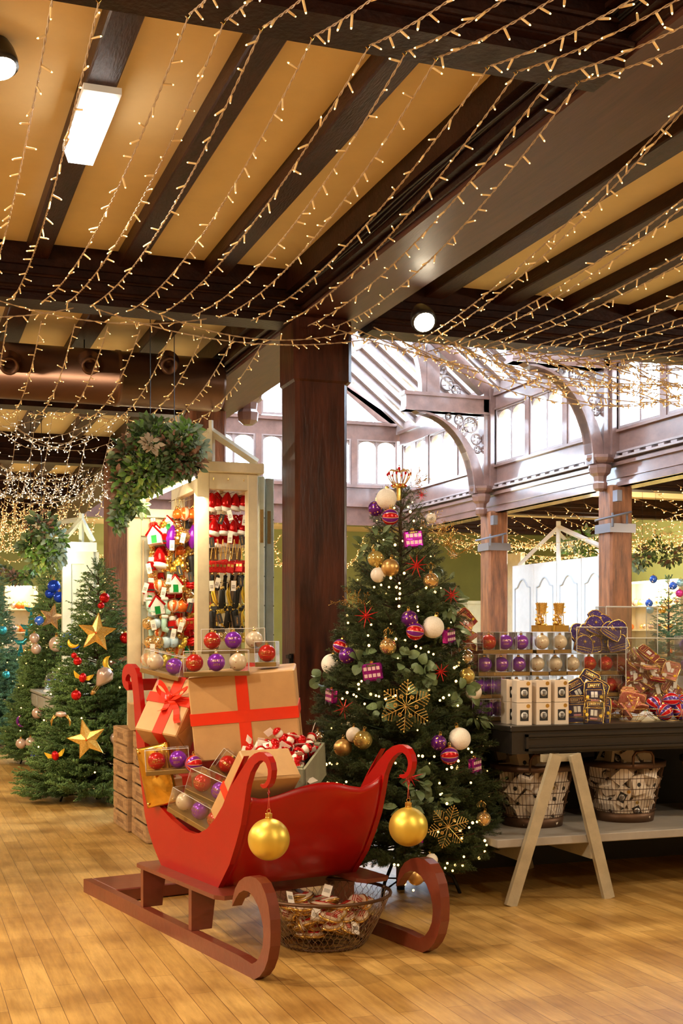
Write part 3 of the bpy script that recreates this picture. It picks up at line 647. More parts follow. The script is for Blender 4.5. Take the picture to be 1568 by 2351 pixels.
CNAME = {'r': 'red', 'p': 'purple', 'c': 'cream'}
def bauble_box(M, kinds, where, grp, scale=1):
    n = len(kinds); M = M @ Matrix.Scale(scale, 4)
    use('bb%d' % n, box_maker(n), M, 'clear box of %s %s' % (' '.join(CNAME[k] for k in kinds)+' bauble'+('s' if n > 1 else ''), where), 'box', grp)
    for i, k in enumerate(kinds):
        pos = '' if n == 1 else ('left ' if i == 0 else 'right ' if i == n-1 else 'middle ')
        use('ba'+k, BK[k][1], M @ TR(((i-(n-1)/2)*.104, 0, .022+.0435), U(-.25, .25)), '%s%s bauble in the box %s' % (pos, CNAME[k], where), 'bauble', 'baubles in '+grp)
def C(u, v, Z, yaw=0, pitch=0, roll=0):    # frame turned to the viewer at a pixel and depth
    return Matrix.Translation(W(u, v, Z)) @ Matrix.Rotation(-TH+yaw, 4, 'Z') @ Matrix.Rotation(pitch, 4, 'X') @ Matrix.Rotation(roll, 4, 'Y')
GRP = 'clear boxes of baubles on the sleigh'
bauble_box(C(536, 1500, 6.16, .10, 0, -.02), 'rpc', 'topmost on the largest gift', GRP)
bauble_box(C(497, 1552, 5.98, .12, 0, -.02), 'rpc', 'along the front top of the largest gift', GRP)
bauble_box(C(614, 1530, 6.12, -.12, 0, -.03), 'r', 'alone at the right on the largest gift', GRP)
bauble_box(C(372, 1553, 6.35, -.2, 0, .22), 'cp', 'tilted on the gift with the bow', GRP)
bauble_box(C(386, 1776, 6.02, .12, 0, -.06), 'rp', 'leaning on the gold cushion box', GRP)
bauble_box(C(476, 1836, 5.84, -.45, .0, .33), 'rp', 'sloping mid way in the sleigh side dip', GRP)
bauble_box(C(452, 1890, 5.84, -.62, .0, .34), 'cpr', 'lowest in the sleigh side dip', GRP)
bauble_box(C(524, 1795, 5.95, -.1, -.1, .62), 'rp', 'steeply tilted behind the front left horn', GRP)
use('stripeb', bauble_maker(M_stripe, .043, 28), TR(W(444, 1754, 6.0), .4, 0, 0), 'loose red and purple striped bauble beside the box on the gold cushion', 'bauble')
# ---------------------------------------------------------------- wrapped gifts
def gift(M, dims, rib, label, vr=None, hr=None, bow=None, name='gift_box', ends=True):
    t = thing(name, M, label, 'gift'); w, d, h = dims
    b = MB().box((-w/2, -d/2, -h/2), (w/2, d/2, h/2), bev=.006)
    for sx in (-1, 1):     # folded paper ends
        x = sx*(w/2+.0015)
        b.prism([(-d/2+.01, -h/2+.01), (d/2-.01, -h/2+.01), (0, -h/2+h*.42)], lambda a, c_, tt: (x+tt*sx, a, c_), 0, .002)
    b.build('wrapped_box', M_kraft, t)
    e = .003; r = MB()
    if vr is not None:
        r.box((vr-rib/2, -d/2-e, -h/2-e), (vr+rib/2, d/2+e, h/2+e))
    if r.v: r.build('vertical_ribbon', M_ribbon, t)
    r = MB()
    if hr is not None: r.box((-w/2-e*1.5, -d/2-e*1.5, hr-rib/2), (w/2+e*1.5, d/2+e*1.5, hr+rib/2))
    if r.v: r.build('horizontal_ribbon', M_ribbon, t)
    if bow:
        q = MB(); y = -d/2-.014
        def strip(pts, wd):    # flat satin strip
            I = [[Vector(p)+Vector(wd)*s for s in (-.5, .5)] for p in pts]; q.sheet(I, Vector((0, -1, 0)), .0015)
        for sx, ln, up in ((-1, .085, .055), (1, .082, .045)):
            pts = [(vr+sx*ln*sin(a)*1.0, y-.028*sin(a)*sin(a)-.01, hr+up*sin(a)*.9+.022*sin(2*a)) for a in [i*pi/10 for i in range(11)]]
            strip(pts, (.010*sx, .006, .034))
        for sx, ln, fa in ((-.35, .05, .09), (.9, .11, .14)):
            pts = [(vr+sx*ln*k/8, y-.012*sin(k), hr-fa*(k/8)**1.3-.008*sin(k*1.3)) for k in range(9)]
            strip(pts, (.030, .0, .012))
        q.ball((vr, y-.018, hr), .016, 10, 8)
        q.build('bow', M_ribbon, t)
    return t
gift(C(566, 1634, 6.16, 0, .10, -.085), (.52, .26, .415), .058, 'largest brown paper gift with a crossed red ribbon on top of the sleigh load', -.0, -.0)
gift(C(398, 1640, 6.32, -.25, -.60, .17), (.235, .19, .33), .055, 'smaller brown paper gift with a red bow, left of the largest gift', .01, .03, True)
gift(C(436, 1822, 6.22, .25, 0, -.10), (.20, .2, .20), .045, 'brown paper gift half hidden behind the bauble boxes in the sleigh side dip', -.02, None)
gift(SM @ TR((-.455, .235, .70), 0, 0, -.79), (.42, .25, .17), .05, 'flat brown paper gift with red ribbon slanting behind the front left horn', -.03, None)
# cushioned gold box leaning on the side of the sleigh
t = thing('gold_cushion_box', C(362, 1780, 6.13, -.35, 0, -.22) @ Matrix.Scale(1.0, 4), 'shiny gold padded box with corner studs leaning out of the sleigh side', 'box')
b = MB(); I, J = 15, 21; G = []
for i in range(I):
    row = []
    for j in range(J):
        x = (i/(I-1)-.5)*.17; z = (j/(J-1)-.5)*.30; pf = max(0, 1-(2*x/.17)**4)*max(0, 1-(2*z/.30)**4); dm = .012*math.exp(-(x*x+(z)**2)/.0008)
        row.append(Vector((x, -.012-.016*pf+dm+.003*sin(x*90+z*50)*pf, z)))
    G.append(row)
b.sheet(G, Vector((0, 1, 0)), .035).build('padding', M_goldf, t, True)
for sx in (-1, 1):
    for z_ in (-.13, .13): MB().ball((sx*.07, -.020, z_), .008, 10, 6).build('stud', M_goldm, t, True)
MB().ball((0, -.024, 0), .008, 10, 6).build('stud', M_goldm, t, True)
# grey-green crate of shiny red ornaments in the right of the sleigh
CR = C(650, 1800, 6.02, -.28, .30, .04)
t = thing('display_crate', CR, 'open grey-green crate of red ornaments in the sleigh, under the largest gift', 'crate')
w, d, h, e = .34, .34, .16, .012
for nm, lo, hi in (('side', (-w/2, -d/2, 0), (w/2, -d/2+e, h)), ('side', (-w/2, d/2-e, 0), (w/2, d/2, h)), ('side', (-w/2, -d/2, 0), (-w/2+e, d/2, h)), ('side', (w/2-e, -d/2, 0), (w/2, d/2, h)), ('bottom', (-w/2, -d/2, -.01), (w/2, d/2, 0))):
    MB().box(lo, hi).build(nm, M_tray, t)
for sx in (-1, 1):
    for sy in (-1, 1): MB().box((sx*(w/2-.03)-.014, sy*(d/2-.03)-.014, 0), (sx*(w/2-.03)+.014, sy*(d/2-.03)+.014, h+.006)).build('corner_post', M_tray, t)
def nutcracker():
    t = thing('figure_ornament')
    MB().lathe([(.0, -.045), (.016, -.043), (.018, -.02), (.013, -.016), (.019, -.010), (.021, .012), (.014, .022)], 12).build('body', M_redsh, t, True)
    MB().ball((0, 0, .034), .016, 12, 8).build('head', M_wsat, t, True)
    MB().lathe([(.0175, .042), (.018, .046), (.014, .052), (.004, .058)], 12).build('hat', M_redsh, t, True)
    MB().lathe([(.0195, -.004), (.0215, -.003), (.0215, .003), (.0195, .004)], 12).build('belt', M_ink, t)
    q = MB().box((.012, -.004, .045), (.052, -.003, .070)); q.build('price_tag', M_tag, t)
    return t
rr = random.Random(3)
fl = {True: 'resting high on the pile', False: 'sunk low in the pile'}
k = 0
for i in range(46):
    x, y = rr.uniform(-.13, .13), rr.uniform(-.15, .14); z = .07+.10*(1-abs(x)/.16)*rr.uniform(.5, 1)+(i % 3)*.02
    use('nut', nutcracker, CR @ TR((x, y, z+.02), rr.uniform(0, 6), rr.uniform(-2, 2), rr.uniform(-1.5, 1.5), 1.35), nook('red and white figure in sleigh crate', x, y), 'ornament', 'red and white figure ornaments in the sleigh crate')
# ---------------------------------------------------------------- wire basket of sweets-shaped ornaments under the sled
bc = CM @ Vector((-.085, 5.70, 0)); BR, B0, BH = .31, .185, .235
t = thing('wire_basket', bc, 'round netted wire basket of gold and white ornaments on the floor under the sleigh', 'basket')
b = MB()
def bkt(a, h): 
    r = B0+(BR-B0)*(h/BH)**.8; return (r*cos(a), r*sin(a), h)
def ring(b, r, z, q, n=48): b.tube([(r*cos(i*2*pi/n), r*sin(i*2*pi/n), z) for i in range(n+1)], q, 6)
ring(b, BR, BH, .008); b.build('rim', M_wire, t, True)
b = MB(); ring(b, B0, .008, .005); ring(b, B0*.66, .005, .003); ring(b, B0*.3, .005, .003)
for k in range(8): a = k*pi/4; b.tube([(0, 0, .005), (B0*cos(a), B0*sin(a), .005)], .002, 4)
b.build('base', M_wire, t, True)
for sg in (1, -1):
    b = MB()
    for k in range(52):
        a0 = 2*pi*k/52; b.tube([bkt(a0+sg*(2*pi/52)*4.2*i/14+.02*sin(i*3+k), BH*i/14) for i in range(15)], .0013, 4, False)
    b.build('netting', M_lace, t)
def sweet():
    t = thing('oval_ornament')
    MB().lathe([(.0, -.011), (.03, -.0095), (.042, -.004), (.045, 0), (.042, .004)], 20, sx=1, sy=.62).build('rim', M_goldm, t, True)
    MB().lathe([(.040, .004), (.035, .009), (.02, .0125), (0, .0135)], 20, sx=1, sy=.62).build('face', mat('cream_enamel', (.72, .58, .44), .2, metal=.2), t, True)
    q = MB()
    for k in (-1, 0, 1): q.box((-.022, -.0035+k*.008, .0125), (.022, -.0010+k*.008, .0145))
    q.build('red_bars', M_redsh, t)
    return t
rr = random.Random(11)
for i in range(70):
    h = .03+.15*(i/70); rad = (B0+(BR-B0)*(h/BH)**.8-.055)*math.sqrt(rr.random()); a = rr.uniform(0, 2*pi)
    steep = 1.2 if rad > .13 and rr.random() < .35 else .35
    use('sweet', sweet, Matrix.Translation(bc) @ TR((rad*cos(a), rad*sin(a), h+.02), a+pi/2+rr.uniform(-.5, .5), rr.uniform(-steep, steep), rr.uniform(-.4, .4), 1.25), nook('gold rimmed oval ornament in netted basket', rad*cos(a+TH), rad*sin(a+TH)), 'ornament', 'oval ornaments in the netted basket')
for i, (a, rad, z_) in enumerate(((1.0, .08, .225), (4.2, .18, .17), (5.2, .20, .10), (2.8, .15, .21))):
    q = MB().box((-.02, -.001, -.028), (.02, .001, .028)); q.mi = 1
    for k in range(9): q.box((-.014+k*.0032, -.0016, -.010), (-.0128+k*.0032, -.0012, .008))
    tag(q.build('price_tag', [M_tag, M_ink], M=Matrix.Translation(bc+Vector((rad*cos(a), rad*sin(a), z_))) @ TR((0, 0, 0), -.3+i*.3, -.5, .3)), 'white barcode price tag lying '+['at the top back of', 'on the front left of', 'at the lower right of', 'at the top left of'][i]+' the netted basket', 'tag')
# ---------------------------------------------------------------- conifers
def needles_mesh(name, sprigs, mats, parent, n=46, nl=.022, nw=.0016, flat=False, seed=1, stem=.0022, curl=.35):
    # sprigs: (start, direction, length); thin three-sided needles around each twig
    rs = np.random.RandomState(seed); V = []; Fc = []; base = 0
    for (p, d, ln) in sprigs:
        p = np.array(p); d = np.array(d); d = d/np.linalg.norm(d)
        up = np.array([0, 0, 1.]); x = np.cross(d, up); x = x/(np.linalg.norm(x)+1e-9); y = np.cross(x, d)
        t = rs.rand(n)**.85; a = rs.rand(n)*2*pi
        if flat: a = np.where(rs.rand(n) < .5, rs.normal(0, .5, n), rs.normal(pi, .5, n))
        ang = (1.05-.55*t)*(.8+.4*rs.rand(n))
        ra = x[None]*np.cos(a)[:, None]+y[None]*np.sin(a)[:, None]
        dr = d[None]*np.cos(ang)[:, None]+ra*np.sin(ang)[:, None]
        b = p[None]+d[None]*(t*ln)[:, None]+ra*.001
        L_ = nl*(.75+.5*rs.rand(n))*(1-.35*t)
        tip = b+dr*L_[:, None]
        s = np.cross(dr, rs.normal(size=(n, 3))); s = s/(np.linalg.norm(s, axis=1)[:, None]+1e-9)*nw; s2 = np.cross(dr, s)*.6
        mid = b+dr*(L_*.5)[:, None]
        vs = np.stack([b, mid+s, mid-s*.5+s2, mid-s*.5-s2, tip], 1).reshape(-1, 3)
        V.append(vs); i = base+np.arange(n)*5
        Fc.append(np.concatenate([np.stack([i, i+1, i+2], 1), np.stack([i, i+2, i+3], 1), np.stack([i, i+3, i+1], 1), np.stack([i+4, i+2, i+1], 1), np.stack([i+4, i+3, i+2], 1), np.stack([i+4, i+1, i+3], 1)]))
        base += n*5
    V = np.concatenate(V); Fc = np.concatenate(Fc)
    me = bpy.data.meshes.new(name); me.vertices.add(len(V)); me.vertices.foreach_set('co', V.astype(np.float32).ravel())
    me.loops.add(len(Fc)*3); me.loops.foreach_set('vertex_index', Fc.astype(np.int32).ravel())
    me.polygons.add(len(Fc)); me.polygons.foreach_set('loop_start', np.arange(len(Fc), dtype=np.int32)*3)
    me.update(calc_edges=True); me.materials.append(mats); o = bpy.data.objects.new(name, me); COL.objects.link(o)
    if parent: o.parent = parent
    return o
def conifer(P, H, R, zb, label, mneed, seed, nb=170, sub=7, twig=.12, n=46, nl=.022, nw=.0016, flat=False, power=.75, stand=True, droop=.12, group=None, name='christmas_tree', zmin=.0):
    rs = random.Random(seed); t = thing(name, P, label, 'christmas tree', group)
    tr = MB(); tr.tube([(0, 0, zmin+.02), (0, 0, H*.5), (0, 0, H*.98)], [.028, .02, .005], 8); tr.build('trunk', M_bark, t)
    sp = []; br = MB()
    for i in range(nb):
        q = (i+.5)/nb; z = zb+(H-zb)*(1-(1-q)**.62)*.985
        if z > H-.03: z = H-.05
        rad = R*((H-z)/(H-zb))**power*rs.uniform(.80, 1.10)+.03
        a = i*2.39996+rs.uniform(-.2, .2); up = .25+.9*((z-zb)/(H-zb))**2; dz = -droop*rad if z < H*.6 else 0
        d = Vector((cos(a), sin(a), 0)); side = Vector((-sin(a), cos(a), 0))
        pts = [Vector((0, 0, z-rad*up*.5))+d*rad*k+Vector((0, 0, rad*up*.5*k+dz*sin(k*2.2)+.04*k*k)) for k in (0, .35, .7, 1)]
        br.tube(pts, [.006, .005, .003, .0015], 4, False)
        m = max(2, int(sub*rad/R*1.1)+1)
        tip = pts[-1]; dd = (pts[3]-pts[2]).normalized(); sp.append((tip-dd*twig*.8, dd, twig))
        for j in range(m):
            k = .28+.66*(j+rs.random()*.6)/m; seg = min(2, int(k*3)); b = pts[seg].lerp(pts[seg+1], min(1, max(0, (k-(0, .35, .7)[seg])/.33)))
            for sg in (-1, 1):
                dv = (d*.75+side*sg*rs.uniform(.5, 1.0)+Vector((0, 0, rs.uniform(-.28, .35)))).normalized()
                ln = twig*rs.uniform(.7, 1.25)*(1-.3*k); sp.append((b, dv, ln))
                if rad > .25: sp.append((b+dv*ln*.5, (dv+d*.6+Vector((0, 0, rs.uniform(-.3, .4)))).normalized(), ln*.7))
    for j in range(6): a = j*1.05; sp.append(((0, 0, H-.10), (cos(a)*.5, sin(a)*.5, 1), twig*.8))
    br.build('branches', M_bark, t)
    needles_mesh('needles', sp, mneed, t, n, nl, nw, flat, seed)
    if stand:
        s = MB()
        for k in range(4):
            a = k*pi/2+.6+seed; s.tube([(0, 0, .20), (.16*cos(a), .16*sin(a), .17), (.30*cos(a), .30*sin(a), .09), (.34*cos(a), .34*sin(a), .0)], .010, 6)
            s.tube([(.0, 0, .06), (.31*cos(a), .31*sin(a), .05)], .005, 5)
        s.tube([(0, 0, .0), (0, 0, .30)], .024, 8); s.build('stand', M_iron, t, True)
    return t
def leaf_mb(q, P, d, nrm, ln, wd, round_=False):
    d = d.normalized(); s = d.cross(nrm).normalized(); n_ = s.cross(d)
    prof = [0, .62, .95, 1, .8, .45, 0] if not round_ else [.1, .75, 1, 1, .9, .6, .1]
    m = len(prof); L1 = []; R1 = []; Mi = []
    for i, w in enumerate(prof):
        t = i/(m-1); c = P+d*ln*t+n_*(.12*ln*sin(t*pi)); Mi.append(c); L1.append(c+s*wd*w*.5+n_*.06*wd*w); R1.append(c-s*wd*w*.5+n_*.06*wd*w)
    q.sheet([L1, Mi, R1], n_, .0012)
def leaf_cluster(name, P, R, n, mats, parent, seed, ln=(.05, .1), asp=.5, round_=False, squash=(1, 1, 1), droop=0, M=None):
    rs = random.Random(seed); q = MB()
    for i in range(n):
        q.mi = rs.randrange(len(mats)); d = Vector((rs.gauss(0, 1), rs.gauss(0, 1), rs.gauss(0, 1)-droop)).normalized()
        b = Vector((d.x*R*squash[0], d.y*R*squash[1], d.z*R*squash[2]))*rs.uniform(.35, 1)+Vector(P)
        l_ = rs.uniform(*ln); leaf_mb(q, b, (d+Vector((rs.uniform(-.7, .7), rs.uniform(-.7, .7), rs.uniform(-.7, .3)))), Vector((rs.gauss(0, .4), -1+rs.gauss(0, .4), .4+rs.gauss(0, .4))), l_, l_*asp, round_)
    return q.build(name, mats, parent, M=M)
# the main tree
TP = CM @ Vector((.33, 6.92, 0)); TH_, TR_, TZB, TPW = 2.27, .60, .27, .75
main = conifer(TP, TH_, TR_, TZB, 'tall dark green decorated Christmas tree with a crown, right of the sleigh', M_needle, 5, nb=430, sub=9, twig=.105, n=52, nl=.027, nw=.0013, power=TPW)
def trad(z): return .62*max(.0, (2.40-z)/2.15)**.75 if z > .3 else .62
def on_tree(u, v, out=.0):
    # point where the view ray through a pixel meets the outside of the crown
    best = None; base = CM.inverted() @ TP
    for k in range(260):
        Z = 6.15+.006*k; p = Vector(((u-784)/F*Z, Z, EYE-(v-HZ)/F*Z)); r = math.hypot(p.x-base.x, p.y-base.y)-trad(p.z)*.93-out
        if best is None or r < best[0]-1e-4: best = (r, Z)
        if r < 0: return W(u, v, Z), Z
    return W(u, v, best[1]), best[1]
# eucalyptus and gold sprays woven into the crown: parts of the tree
for i, (u, v, R, n, rd) in enumerate(((868, 1240, .06, 14, False), (840, 1262, .05, 9, False), (975, 1545, .06, 12, True), (742, 1567, .05, 8, True), (1020, 1340, .06, 12, False), (1035, 1440, .07, 16, False), (830, 1512, .05, 8, True), (1060, 1590, .07, 14, True), (965, 1570, .05, 6, True), (1090, 1640, .07, 14, False), (958, 1800, .07, 14, True), (930, 1520, .06, 10, True), (925, 1850, .05, 8, False), (1045, 1845, .03, 3, True), (1030, 1380, .06, 14, False), (842, 1922, .04, 6, True), (880, 1630, .05, 8, True), (1000, 1830, .05, 8, False))):
    p, Z = on_tree(u, v); o = leaf_cluster('eucalyptus_sprig', p-TP, R, n, [M_euc], main, 50+i, (.045, .075) if rd else (.06, .10), .85 if rd else .38, rd)
for i, (u, v) in enumerate(((1020, 1255), (1050, 1275), (800, 1375), (822, 1398), (1010, 1230), (990, 1215), (945, 1118))):
    p, Z = on_tree(u, v); q = MB(); rs = random.Random(i)
    for k in range(7):
        d = Vector((rs.uniform(-1, 1), rs.uniform(-1, .2), rs.uniform(-.3, 1))).normalized(); e = p-TP+d*.11; q.tube([p-TP, e], .0012, 4)
        for j in range(9):
            b = (p-TP).lerp(e, .25+.08*j); dd = (d+Vector((rs.uniform(-1, 1), rs.uniform(-1, 1), rs.uniform(-1, 1)))).normalized()*.028; q.tube([b, b+dd], .0009, 4, False); q.ball(b+dd, .0028, 5, 4)
    q.build('gold_spray', M_goldm, main)
# fairy lights
def pick_dir(p, k=0): return Vector((cos(k), sin(k), .3))
ft = thing('fairy_lights', TP, 'warm white fairy lights wound through the dark decorated Christmas tree', 'string lights')
q = MB(); pts = []; bl = []
rs = random.Random(21)
for i in range(760):
    z = .34+(2.16-.34)*i/760; a = i*.088*1.0+1.2; r = trad(z)*(.86+.06*sin(i*.9)); pts.append(Vector((r*cos(a), r*sin(a), z+.03*sin(i*.37))))
q.tube(pts, .0013, 4, False); q.build('cable', mat('green_cable', (.02, .05, .02), .6), ft)
spots = [(865, 1145), (905, 1166), (937, 1164), (942, 1175), (950, 1196), (925, 1242), (907, 1251), (868, 1290), (868, 1303), (897, 1327), (875, 1343), (893, 1348), (910, 1348), (917, 1339), (918, 1351), (918, 1363), (917, 1374), (910, 1375), (928, 1316), (859, 1348), (978, 1350), (999, 1359), (959, 1393), (960, 1402), (916, 1392), (852, 1434), (845, 1459), (847, 1482), (799, 1430), (797, 1413), (955, 1484), (966, 1488), (930, 1470), (909, 1467), (984, 1497), (995, 1502), (1054, 1521), (1048, 1530), (1053, 1527), (1043, 1533), (1051, 1620), (985, 1584), (940, 1582), (908, 1597), (903, 1600), (885, 1604), (870, 1599), (863, 1597), (851, 1594), (837, 1616), (824, 1582), (823, 1571), (812, 1595), (818, 1599), (797, 1590), (786, 1604), (830, 1564), (1018, 1602), (1010, 1608), (1031, 1596), (1047, 1564), (1075, 1719), (1083, 1727), (1052, 1747), (1049, 1765), (1050, 1760), (1037, 1762), (1026, 1766), (997, 1737), (970, 1736), (961, 1735), (893, 1735), (900, 1740), (908, 1752), (757, 1752), (749, 1755), (774, 1753), (795, 1795), (773, 1799), (789, 1803), (762, 1806), (753, 1797), (1009, 1798), (1011, 1824), (1026, 1845), (968, 1875), (959, 1878), (948, 1884), (944, 1845), (1081, 1797), (1085, 1889), (1095, 1887), (1077, 1900), (1056, 1906), (1100, 1880), (1060, 1925), (1113, 1930), (1117, 1940), (1113, 1955), (1100, 1970), (1065, 1967), (1027, 1982), (1045, 1986), (1062, 1987), (1022, 1993), (1039, 1999), (996, 1963), (914, 1986), (905, 1985), (949, 2044), (930, 2030), (1006, 1910), (940, 1745), (885, 1810)]
BM = MB(); BM.lathe([(.0022, -.014), (.0026, -.004), (.0025, 0)], 6); bulbp = None
def tree_bulb():
    o = MB().ball((0, 0, 0), .0062, 8, 6).build('light_bulb', M_tip, None, True); return o
tb = tree_bulb(); inv = ft.matrix_world.inverted()
for i, (u, v) in enumerate(spots[:100]):
    p, Z = on_tree(u, v, .012); o = tb if i == 0 else tb.copy()
    if i: COL.objects.link(o)
    o.parent = ft; o.location = inv @ p; o.scale = (1,)*3 if i % 3 else (1.25,)*3
q = MB()
for (u, v) in spots[100:]: p, Z = on_tree(u, v, .012); q.ball(inv @ p, .0062, 8, 6)
for i in range(0, 760, 14):
    p = pts[i]; w = CM.inverted() @ (TP+p)
    q.ball(p*1.0+Vector((p.x, p.y, 0))*.04, .0045, 6, 4)
tag(q.build('light_bulbs', M_tip, ft, True), kind='stuff')
# tree ornaments
GT = 'ornaments on the dark decorated tree'
def hang(key, maker, u, v, label, cat='bauble', sc=1, yaw=None, pitch=0, roll=0, out=.03, grp=None):
    p, Z = on_tree(u, v, out)
    return use(key, maker, Matrix.Translation(p) @ Matrix.Rotation(-TH+(yaw or 0), 4, 'Z') @ Matrix.Rotation(pitch, 4, 'X') @ Matrix.Rotation(roll, 4, 'Y') @ Matrix.Scale(sc, 4), label, cat, grp or GT)
def B(key, m, lab, places, r, **kw):
    mk = bauble_maker(m, r, 30, **kw)
    for (u, v, pr, where) in places:
        hang(key, mk, u, v, lab+' '+where, sc=pr*6.5/F/r, roll=U(-.3, .3), pitch=U(-.2, .2), out=.03)
B('wg', M_wglit, 'large snowy white glitter bauble', [(887, 1145, 25, 'just below the crown on the tree'), (994, 1440, 26, 'at the right middle of the tree'), (761, 1525, 25, 'at the left edge of the tree'), (1055, 1696, 26, 'low on the right side of the tree')], .058)
B('ws', M_wsat, 'smooth white bauble', [(868, 1320, 18, 'behind the ribbed gold bauble high on the tree'), (989, 1190, 13, 'at the upper right edge of the tree'), (1087, 1589, 20, 'at the far right edge of the tree, mid height'), (812, 1687, 18, 'beside a clear gold bauble low on the left'), (991, 1974, 14, 'behind the right runner curl of the sleigh')], .045)
B('pg', M_pglit, 'purple bauble with gold glitter specks', [(863, 1168, 19, 'top left on the tree near the crown'), (940, 1421, 20, 'above a striped bauble mid tree'), (797, 1505, 20, 'at the left beside a snowy white bauble'), (1007, 1705, 18, 'low right next to a snowy white bauble'), (856, 1852, 19, 'between the sleigh and its right gold bauble')], .046)
B('st', M_stripe, 'red and purple striped bauble', [(896, 1187, 20, 'below the topmost snowy white bauble'), (953, 1450, 21, 'mid tree beside a snowy white bauble'), (781, 1484, 18, 'at the left edge half hidden by needles'), (1032, 1735, 21, 'low on the right side of the tree'), (844, 1901, 20, 'beside the right hand gold sleigh bauble')], .047)
B('gv', M_ctrans, 'clear gold veined bauble', [(863, 1283, 20, 'upper left of the tree'), (833, 1699, 22, 'low left of the tree'), (1072, 1552, 19, 'at the right edge above a white bauble')], .048)
B('gr', M_goldrib, 'ribbed dull gold bauble', [(896, 1303, 21, 'upper left of the tree'), (787, 1717, 21, 'low left of the tree above the sleigh'), (955, 2013, 19, 'seen through the right runner curl')], .048, ribs=26, ramp=.02)
B('gg', M_cglass, 'shiny pale gold glass bauble', [(989, 1333, 19, 'at the upper right of the tree'), (891, 1484, 20, 'in the middle of the tree'), (871, 1791, 18, 'under the right front horn of the sleigh'), (1110, 1880, 17, 'at the lower right edge of the tree')], .045)
B('gs', M_silver, 'mirror silver glass bauble', [(1070, 1509, 19, 'at the right edge, mid height of the tree'), (735, 1693, 16, 'at the left edge beside the largest gift')], .044)
def crown_loop():
    t = thing('crown_hanger'); q = MB()
    for k in range(6):
        a = k*pi/3; q.tube([(.018*cos(a), .018*sin(a), 0), (.024*cos(a), .024*sin(a), .014), (.012*cos(a), .012*sin(a), .028), (0, 0, .03)], .0014, 4)
    q.ball((0, 0, .034), .004, 8, 6); q.build('wire_crown', M_goldm, t); return t
for (u, v, w) in ((989, 1306, 'upper right'), (891, 1456, 'middle'), (871, 1758, 'lower left'), (1105, 1853, 'lower right')): hang('crl', crown_loop, u, v, 'small gold wire crown above the pale gold bauble, %s of the tree' % w, 'ornament')
def bus():
    t = thing('bus_ornament'); w, d, h = .085, .035, .075
    MB().box((-w/2, -d/2, -h/2), (w/2, d/2, h/2), bev=.006).build('body', M_magn, t)
    q = MB(); 
    for row, z in ((0, .008), (1, -.022)):
        for k in range(4): q.box((-w/2+.007+k*.0185, -d/2-.0015, z), (-w/2+.007+k*.0185+.014, -d/2+.001, z+.015))
    q.build('windows', mat('pale_pink_glass', (.80, .55, .58), .25, metal=.3), t)
    MB().box((-.022, -d/2-.0025, .0245), (.022, -d/2, .033)).build('sign_board', M_ink, t)
    q = MB(); text_on(q, 'LIBERTY', .0095, lambda x, y: (x, -d/2-.0027, .0287+y)); q.build('lettering', M_goldm, t)
    for x in (-.024, .024): MB().lathe([(.0, -.004), (.010, -.004), (.010, .004), (.0, .004)], 14, M=TR((x, -d/2-.001, -h/2), 0, pi/2)).build('wheel', M_ink, t)
    MB().lathe([(.008, 0), (.009, .008), (.003, .012)], 8, (0, 0, h/2)).build('cap', M_goldm, t)
    return t
for (u, v, w, yaw, lab) in ((948, 1238, 46, .2, 'near the top'), (1030, 1461, 28, .9, 'right of a snowy bauble'), (856, 1543, 46, -.2, 'at the left middle'), (761, 1598, 22, -1.1, 'at the left edge'), (951, 1922, 34, .3, 'beside the right sleigh bauble'), (1090, 1757, 32, .9, 'at the lower right edge')):
    hang('bus', bus, u, v, 'shiny magenta double decker bus ornament '+lab+' of the tree', 'ornament', sc=max(w, 38)*6.5/F/.085, yaw=yaw, roll=U(-.15, .15), out=.04)
def spiky():
    t = thing('star_ornament'); q = MB(); rs = random.Random(4)
    dirs = [(cos(a), -.25*((k % 2)*2-1)-.1, sin(a)) for k, a in enumerate([i*2*pi/9 for i in range(9)])]+[(.4, -.9, .3), (-.5, -.8, -.3)]
    for k, d in enumerate(dirs):
        d = Vector(d).normalized(); ln = .075 if k % 2 else .058; q.tube([(0, 0, 0), d*ln*.35, d*ln], [.004, .0035, .0006], 6)
    q.ball((0, 0, 0), .010, 10, 8); q.build('spikes', M_redg, t); return t
for (u, v, r, lab) in ((956, 1298, 32, 'at the upper middle'), (841, 1414, 30, 'at the left'), (1037, 1366, 26, 'at the upper right edge'), (1012, 1542, 24, 'right of the round green leaves'), (790, 1626, 26, 'beside the largest gift'), (942, 1785, 30, 'right of the right sleigh horn'), (968, 1137, 16, 'just under the crown')):
    hang('spk', spiky, u, v, 'glittery red spiky star ornament '+lab+' of the dark tree', 'ornament', sc=r*6.5/F/.072, roll=U(-.5, .5), out=.05)
def snowflake():
    t = thing('snowflake_ornament'); q = MB(); R = .135
    for k in range(6):
        a = k*pi/3+pi/2; d = Vector((cos(a), 0, sin(a))); q.tube([Vector(), d*R], .0022, 5); q.ball(d*R, .005, 8, 6)
        for i, f in enumerate((.42, .56, .70, .84)):
            for sg in (-1, 1):
                e = Vector((cos(a+sg*.95), 0, sin(a+sg*.95))); ln = (.05, .045, .033, .02)[i]; q.tube([d*R*f, d*R*f+e*ln], .0016, 4); q.ball(d*R*f+e*ln, .0042, 6, 5)
        a2 = a+pi/6; c_ = Vector((cos(a2), 0, sin(a2)))*.055
        if k % 2 == 0 or True:
            for j in range(6): b = c_+Vector((cos(j*pi/3), 0, sin(j*pi/3)))*.008; q.ball(b, .0045, 6, 5)
            q.tube([Vector(), c_], .0012, 4)
    q.build('glitter_arms', M_goldg, t); return t
